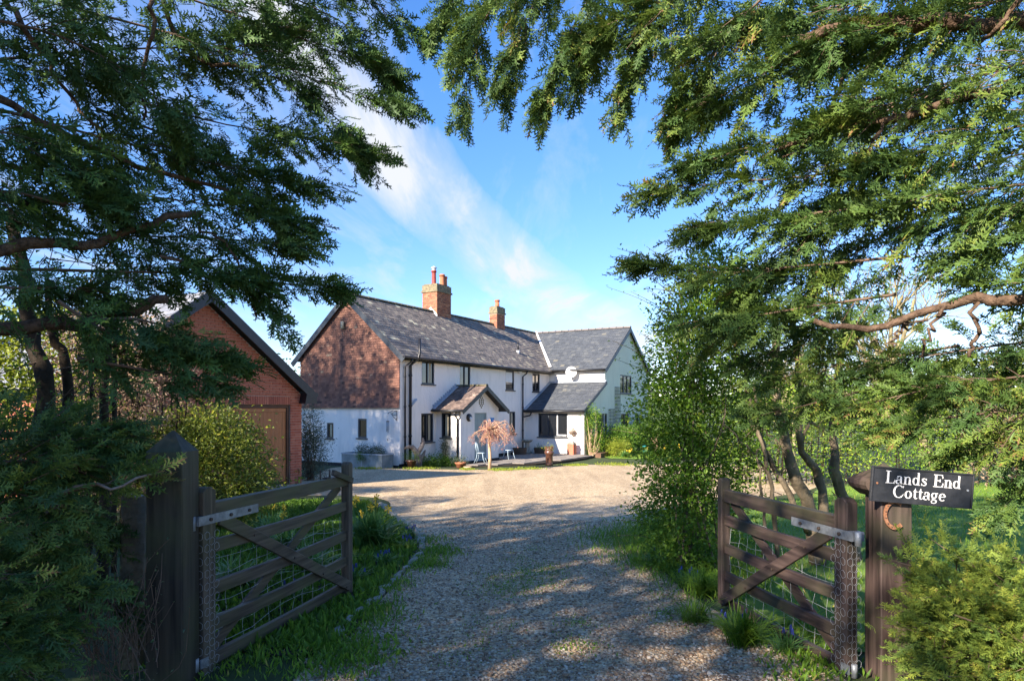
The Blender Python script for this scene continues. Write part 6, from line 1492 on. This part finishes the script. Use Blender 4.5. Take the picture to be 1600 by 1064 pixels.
# weeping tree on the terrace edge
wt = empty('weeping_tree', (-.86, 26.1, -.66), 0, 'small weeping tree with bare coppery umbrella crown before the porch', 'tree')
mb = MB(); mb.tube([(0, 0, -.05), (.02, 0, .5), (-.01, 0, 1.0), (0, 0, 1.62)], [.075, .06, .055, .05], 9); mb.build('trunk', M['twig_tan'], wt)
lv = Leaves(140); B0 = Vector((-.86, 26.1, -.66))
for k in range(46):
    a = rng.uniform(0, 6.28); s_ = rng.uniform(.35, 1.0); zt = rng.uniform(1.35, 1.85); L = s_ * .95
    c_, n_ = math.cos(a), math.sin(a)
    pts = [B0 + Vector((0, 0, 1.55)), B0 + Vector((c_ * L * .4, n_ * L * .4, zt)), B0 + Vector((c_ * L * .8, n_ * L * .8, zt - .12 * s_)), B0 + Vector((c_ * L, n_ * L, zt - .22 - .28 * s_))]
    pts = [pts[0]] + [p_ + Vector(rng.normal(0, .07, 3)) for p_ in pts[1:]]
    lv.stem(pts, .016, .005, 10, leaves=22, size=.06, tint=.5, sides=4)
    for j in range(3):
        p0 = pts[2].lerp(pts[1], rng.uniform(-.6, .9)); e = p0 + Vector((*rng.normal(0, .15, 2), -rng.uniform(.12, .38))); lv.stem([p0, p0.lerp(e, .5) + Vector(rng.normal(0, .03, 3)), e], .006, .002, 5, leaves=12, size=.055, tint=.55, sides=3)
lv.build(M['leaf_red'], wt, 'buds'); lv.twigs(M['twig_tan'], wt, 'branches')

# ================================================================== bed, bulbs, grass, stones
def strap_clump(name, label, base, n, L, spread, seed, mat, w=.055, group=None, flowers=None, cat='plant'):
    o = empty(name, base, 0, label, cat, group); r = np.random.default_rng(seed); A = Acc()
    seg = 4; V = []; Tn = []
    for k in range(n):
        a = r.uniform(0, 6.28); q = r.uniform(0, spread * .5); lean = r.uniform(.1, .95) * spread * 1.5; l_ = L * r.uniform(.6, 1.15); x0, y0 = q * math.cos(a * 1.7), q * math.sin(a * 1.7)
        vs = []
        for i in range(seg + 1):
            f = i / seg; c_ = np.array([x0 + math.cos(a) * lean * f ** 1.6, y0 + math.sin(a) * lean * f ** 1.6, l_ * (f - .35 * f ** 2.5 * (lean / spread))]); wd = w * L * (1 - f ** 3) * .5 + .001
            sd = np.array([-math.sin(a), math.cos(a), 0]) * wd; vs += [c_ - sd, c_ + sd]
        A.add(np.array(vs), np.array([(2 * i, 2 * i + 1, 2 * i + 3, 2 * i + 2) for i in range(seg)]), np.full(len(vs), np.clip(r.normal(.45, .2), 0, 1)))
    A.build('leaves', mat, o)
    for k in range(flowers[0] if flowers else 0):
        a = r.uniform(0, 6.28); q = spread * r.uniform(.1, .7); h = L * r.uniform(.85, 1.15); c_ = Vector((q * math.cos(a), q * math.sin(a), h)); kind = flowers[1]; s_ = flowers[2]
        mb = MB(); mb.tube([(c_.x * .5, c_.y * .5, 0), (c_.x * .8, c_.y * .8, h * .6), tuple(c_)], .004, 4, caps=False); mb.build('flower_stem', mat, o)
        mb = MB()
        if kind == 'daffodil':
            fz = Matrix.Translation(c_) @ Matrix.Rotation(r.uniform(-1.2, 1.2) + math.pi, 4, 'Z') @ Matrix.Rotation(R(80), 4, 'X')
            for j in range(6):
                t = Matrix.Rotation(j * math.pi / 3, 4, 'Z'); mb.add([fz @ t @ Vector(p) for p in ((0, 0, 0), (s_ * .35, s_, .01), (0, s_ * 1.5, 0), (-s_ * .35, s_, .01))], [(0, 1, 2, 3)])
            vs = []
            for rr, z in ((.25, 0), (.3, .5), (.42, .8)):
                for j in range(8): vs.append(fz @ Vector((rr * s_ * math.cos(j * .785), rr * s_ * math.sin(j * .785), z * s_)))
            mb.add(vs, [(i * 8 + j, i * 8 + (j + 1) % 8, i * 8 + 8 + (j + 1) % 8, i * 8 + 8 + j) for i in range(2) for j in range(8)])
            mb.build('flower', M['yellow'], o)
        else:
            for j in range(22):
                f = j / 22; a2 = j * 2.4; rr = s_ * .35 * (1 - f * .7); p = c_ + Vector((rr * math.cos(a2), rr * math.sin(a2), -s_ * 1.3 + f * s_ * 1.5)); b = s_ * .16
                mb.add([p + Vector(v_) * b for v_ in ((1, 0, 0), (0, 1, 0), (-1, 0, 0), (0, -1, 0), (0, 0, 1), (0, 0, -1.2))], [(0, 1, 4), (1, 2, 4), (2, 3, 4), (3, 0, 4), (1, 0, 5), (2, 1, 5), (3, 2, 5), (0, 3, 5)])
            mb.build('flower', M['blue'], o)
    return o
def gp(x, y, dz=0): return (x, y, gz(x, y) + dz)
strap_clump('daffodil_clump', 'tall daffodil clump with yellow heads at the tip of the bed by the gate', gp(-1.78, 8.7), 260, .56, .42, 200, M['strap'], .05, 'daffodil clumps', (8, 'daffodil', .042))
strap_clump('daffodil_clump', 'daffodil leaves with few flowers seen through the gate behind the rails', gp(-2.7, 8.2), 150, .42, .35, 201, M['strap'], .055, 'daffodil clumps', (2, 'daffodil', .036))
strap_clump('daffodil_clump', 'leafy bulb clump low behind the gate near its hinge', gp(-2.55, 6.4), 130, .36, .36, 202, M['strap'], .06, 'daffodil clumps')
strap_clump('daffodil_clump', 'leafy bulb clump in the middle of the bed behind the gate', gp(-2.1, 7.2), 130, .34, .34, 203, M['strap'], .06, 'daffodil clumps')
strap_clump('daffodil_clump', 'leafy bulb clump toward the rounded shrub', gp(-3.3, 9.5), 150, .40, .4, 204, M['strap'], .06, 'daffodil clumps', (2, 'daffodil', .036))
for k, (x, y, lb, n) in enumerate(((10.9, -5.6, 'small yellow daffodil clump on the lawn beside the long sleeper', 3), (12.6, -6.1, 'yellow daffodil clump left of the straw coloured grass', 4), (15.6, -6.9, 'large pale daffodil clump right of the straw coloured grass', 6), (14.2, -6.4, 'daffodil clump just before the straw coloured grass', 4), (17.0, -7.2, 'daffodil clump furthest right on the sunlit lawn', 5))):
    strap_clump('daffodil_clump', lb, tuple(hw(x, y, 0.0)), 90, .42, .38, 210 + k, M['strap'], .08, 'daffodil clumps', (n, 'daffodil', .075))
mus = [(-1.42, 7.6, 'blue grape hyacinths at the drive edge below the tall daffodils', 6), (-1.3, 8.6, 'blue grape hyacinths right of the tall daffodil clump', 7), (-1.55, 6.75, 'few blue grape hyacinths behind the free end of the weathered gate', 5), (-1.95, 6.0, 'blue grape hyacinths under the lower rails of the weathered gate', 4), (-1.4, 9.5, 'blue grape hyacinths furthest along the bed edge', 5),
       (1.72, 6.6, 'blue flowers in the grass beside the free end of the dark gate', 5), (1.6, 7.6, 'blue flowers under the loose green shrub', 4), (1.62, 5.0, 'blue flowers in the tuft at the foot of the dark gate', 5), (1.85, 4.6, 'blue flowers behind the lowest rail of the dark gate', 4)]
for k, (x, y, lb, n) in enumerate(mus):
    strap_clump('grape_hyacinth', lb, gp(x, y), 60, .17, .17, 230 + k, M['strap'], .05, 'clumps of blue spring flowers', (n, 'muscari', .025))
for k, (x, y, L, n, lb) in enumerate(((1.62, 4.75, .30, 220, 'sunlit grass tuft at the drive edge before the dark gate'), (1.45, 5.3, .22, 120, 'small grass tuft below the free end of the dark gate'), (1.75, 6.2, .3, 160, 'long grass tuft round the foot of the dark gate stile'))):
    strap_clump('grass_tuft', lb, gp(x, y), n, L, .26, 250 + k, M['grass'], .03, 'grass tufts by the dark gate')
def grass_patch(name, n, sampler, L, seed, label, mat=None, kind='stuff', w=.10, tint=.5):
    lv = Leaves(seed); r = lv.r; xy = sampler(r, n); ps = np.stack([xy[:, 0], xy[:, 1], np.array([gz(0, y) for y in xy[:, 1]])], -1)
    d = np.stack([r.normal(0, .45, len(ps)), r.normal(0, .45, len(ps)), np.ones(len(ps))], -1)
    lv.pos.append(ps); lv.dir.append(nrm(d)); lv.up.append(nrm(r.normal(0, 1, (len(ps), 3)))); lv.sc.append(L * r.uniform(.5, 1.3, len(ps))); lv.tint.append(np.clip(r.normal(tint, .2, len(ps)), 0, 1))
    e = empty('tmp', (0, 0, 0)); o = lv.build(mat or M['grass'], e, name, w=w, bend=.3, fold=.1); o.parent = None; bpy.data.objects.remove(e)
    tag(o, label, 'grass', kind=kind); return o
def poly_s(poly, x0, x1, y0, y1, falloff=None):
    def f(r, n):
        out = []
        while len(out) < n:
            x, y = r.uniform(x0, x1), r.uniform(y0, y1)
            if inpoly((x, y), poly): out.append((x, y))
        return np.array(out)
    return f
def spots_s(spots):
    def f(r, n):
        w = np.array([s_[3] for s_ in spots], float); k = r.choice(len(spots), n, p=w / w.sum()); c = np.array([(s_[0], s_[1]) for s_ in spots])[k]; rad = np.array([s_[2] for s_ in spots])[k]
        return c + r.normal(0, 1, (n, 2)) * rad[:, None] * .5 * np.array([1, 1.3])
    return f
BED = [(-1.25, 4.6), (-1.2, 6.2), (-1.2, 8.5), (-1.55, 10.2), (-2.3, 12.3), (-3.0, 14.2), (-4.6, 14.4), (-5.2, 12.0), (-4.2, 9.0), (-3.4, 6.0), (-2.2, 4.8)]
sheet('flower_bed', smooth_poly(BED), 0.012, M['soil'])
grass_patch('verge_grass', 15000, spots_s([(1.75, 9.2, .8, 5), (2.1, 8.2, .8, 6), (1.75, 7.6, .5, 4), (2.4, 10.2, .9, 5), (2.0, 6.6, .5, 3), (2.9, 11.8, .8, 3), (2.6, 9.2, .9, 4)]), .10, 260, 'rough green grass verge spreading from the loose shrub onto the gravel')
grass_patch('lawn_grass', 26000, poly_s(LAWN, 2, 14, 4.6, 19.4), .085, 261, 'mown bright green lawn beyond the dark gate', w=.12, tint=.65)
grass_patch('weedy_grass', 9000, spots_s([(-1.25, 5.6, .35, 5), (-1.3, 6.6, .3, 4), (-1.45, 4.9, .5, 6), (-1.0, 7.6, .3, 3), (-.95, 8.4, .35, 3), (-1.9, 4.6, .5, 4), (-1.1, 4.5, .35, 5), (-1.15, 9.3, .3, 1), (1.95, 4.4, .25, 2), (2.1, 5.0, .3, 2), (1.75, 4.1, .2, 1)]), .06, 262, 'low grass and weeds along the gate side of the gravel', w=.22, tint=.5)
grass_patch('gravel_weeds', 3600, spots_s([(.1, 6.9, .5, 6), (.35, 7.3, .4, 4), (-.05, 6.4, .35, 4), (.05, 7.9, .3, 1), (.45, 4.7, .22, 2), (-.3, 4.6, .3, 1), (.5, 5.3, .2, 1), (-.2, 5.3, .3, 1), (1.3, 5.5, .25, 2), (1.5, 6.2, .3, 2), (.3, 8.6, .3, 1)]), .028, 263, 'thin green weeds growing through the middle of the gravel', w=.3, tint=.5)
grass_patch('bed_groundcover', 17000, poly_s(BED, -5.3, -1.1, 4.6, 14.4), .09, 264, 'green ground cover leaves filling the flower bed behind the gate', M['leaf'], w=.4, tint=.3)
HL = [tuple(hw(x, y)[:2]) for x, y in ((10.7, -4.5), (12.5, -4.6), (18, -5.2), (22, -6), (22, -11), (14, -9.6), (10.2, -6.6), (9.9, -5.2))]
sheet('wing_lawn', HL, 0.02, M['turf'])
grass_patch('wing_lawn_grass', 9000, poly_s(HL, 2, 22, 26, 46), .10, 265, 'sunlit grass in front of the sage green wing wall', w=.16, tint=.7)
grass_patch('moss_edge', 2600, spots_s([(-.3, 26.0, .5, 3), (.6, 26.7, .5, 2), (-1.7, 26.2, .3, 2), (-3.6, 26.8, .6, 3), (-5.6, 27.0, .6, 2), (2.6, 29.4, .4, 3), (4.6, 30.0, .8, 3), (2.9, 29.6, .3, 3)]), .08, 266, 'yellow green moss along the terrace and house edge', M['leaf_lime'], w=.5, tint=.6)
# bed edging stones
me_s = []
for k in range(3):
    bm = bmesh.new(); bmesh.ops.create_icosphere(bm, subdivisions=1, radius=1)
    for v_ in bm.verts: v_.co = Vector((v_.co.x, v_.co.y * .55, v_.co.z * .5)) * random.uniform(.8, 1.15)
    me = bpy.data.meshes.new('edging_stone'); bm.to_mesh(me); bm.free(); me.materials.append(M['stone']); me_s.append(me)
edge = resample([gp(-1.28, 5.0), gp(-1.2, 6.4), gp(-1.13, 8.4), gp(-1.4, 10.0), gp(-2.1, 12.0), gp(-2.7, 14.0)], 44)
edg = empty('bed_edging', gp(-1.2, 7), 0, 'low broken line of grey edging stones between the bed and the gravel', 'edging')
for k, p in enumerate(edge):
    o = link('edging_stone', me_s[k % 3], edg); o.location = Vector(p) - edg.location + Vector((0, 0, .01)); s_ = random.uniform(.05, .11); o.scale = (s_ * 1.5, s_, s_); o.rotation_euler = (random.uniform(-.2, .2), random.uniform(-.2, .2), 1.4 + random.uniform(-.4, .4))
# loose pebbles near the viewer
bm = bmesh.new(); bmesh.ops.create_icosphere(bm, subdivisions=1, radius=1); PV = np.array([v_.co[:] for v_ in bm.verts]); PF_ = np.array([[v_.index for v_ in f.verts] for f in bm.faces]); bm.free()
PV = PV * np.array([1, .78, .52]); npb = 26000
yy = 3.9 + (rng.uniform(0, 1, npb) ** 1.7) * 7.5; xx = rng.uniform(-1.35, 1.6, npb) + np.clip(5.2 - yy, 0, 1) * rng.uniform(0, .35, npb) + np.maximum(0, yy - 9) * rng.uniform(-.3, .5, npb)
a = rng.uniform(0, 6.28, npb); sc = rng.gamma(5, .0014, npb) + .0035
cz, sz = np.cos(a), np.sin(a); Rm_ = np.zeros((npb, 3, 3)); Rm_[:, 0, 0] = cz; Rm_[:, 0, 1] = -sz; Rm_[:, 1, 0] = sz; Rm_[:, 1, 1] = cz; Rm_[:, 2, 2] = 1; Rm_ *= sc[:, None, None]
zz = -.031 * (yy - 5) + .006 + sc * .25
V_, F_, T_ = place(PV, PF_, Rm_, np.stack([xx, yy, zz], -1), rng.uniform(0, 1, npb)); pb = np_mesh('loose_gravel', V_, F_, M['pebble'], None, T_, True); tag(pb, 'loose mixed pebbles covering the near driveway', 'gravel', kind='stuff')
# far woodland on rising ground
hill = MB(); hv = []
for i in range(25):
    for j in range(5): hv.append((-420 + i * 35, 130 + j * 60, -2 + (0, 3, 7, 11, 13)[j] * (1 + .3 * math.sin(i * .8))))
hill.add(hv, [(i * 5 + j, i * 5 + 5 + j, i * 5 + 6 + j, i * 5 + 1 + j) for i in range(24) for j in range(4)], True); ho = hill.build('hills', M['field']); ho['kind'] = 'structure'
lv = Leaves(300)
for k in range(70): x = -330 + k * 9.6 + rng.uniform(-3, 3); y = 240 + rng.uniform(-18, 18); h = rng.uniform(9, 15); lv.blob((x, y, 6 + h * .5), (rng.uniform(5, 8), 6, h * .55), 260, 1.6, .3, shell=.7, clump=5)
e = empty('tmp', (0, 0, 0)); o = lv.build(M['leaf_dark'], e, 'woodland'); o.parent = None; bpy.data.objects.remove(e); tag(o, 'distant dark wood on the rise beyond the garage', 'wood', kind='stuff')
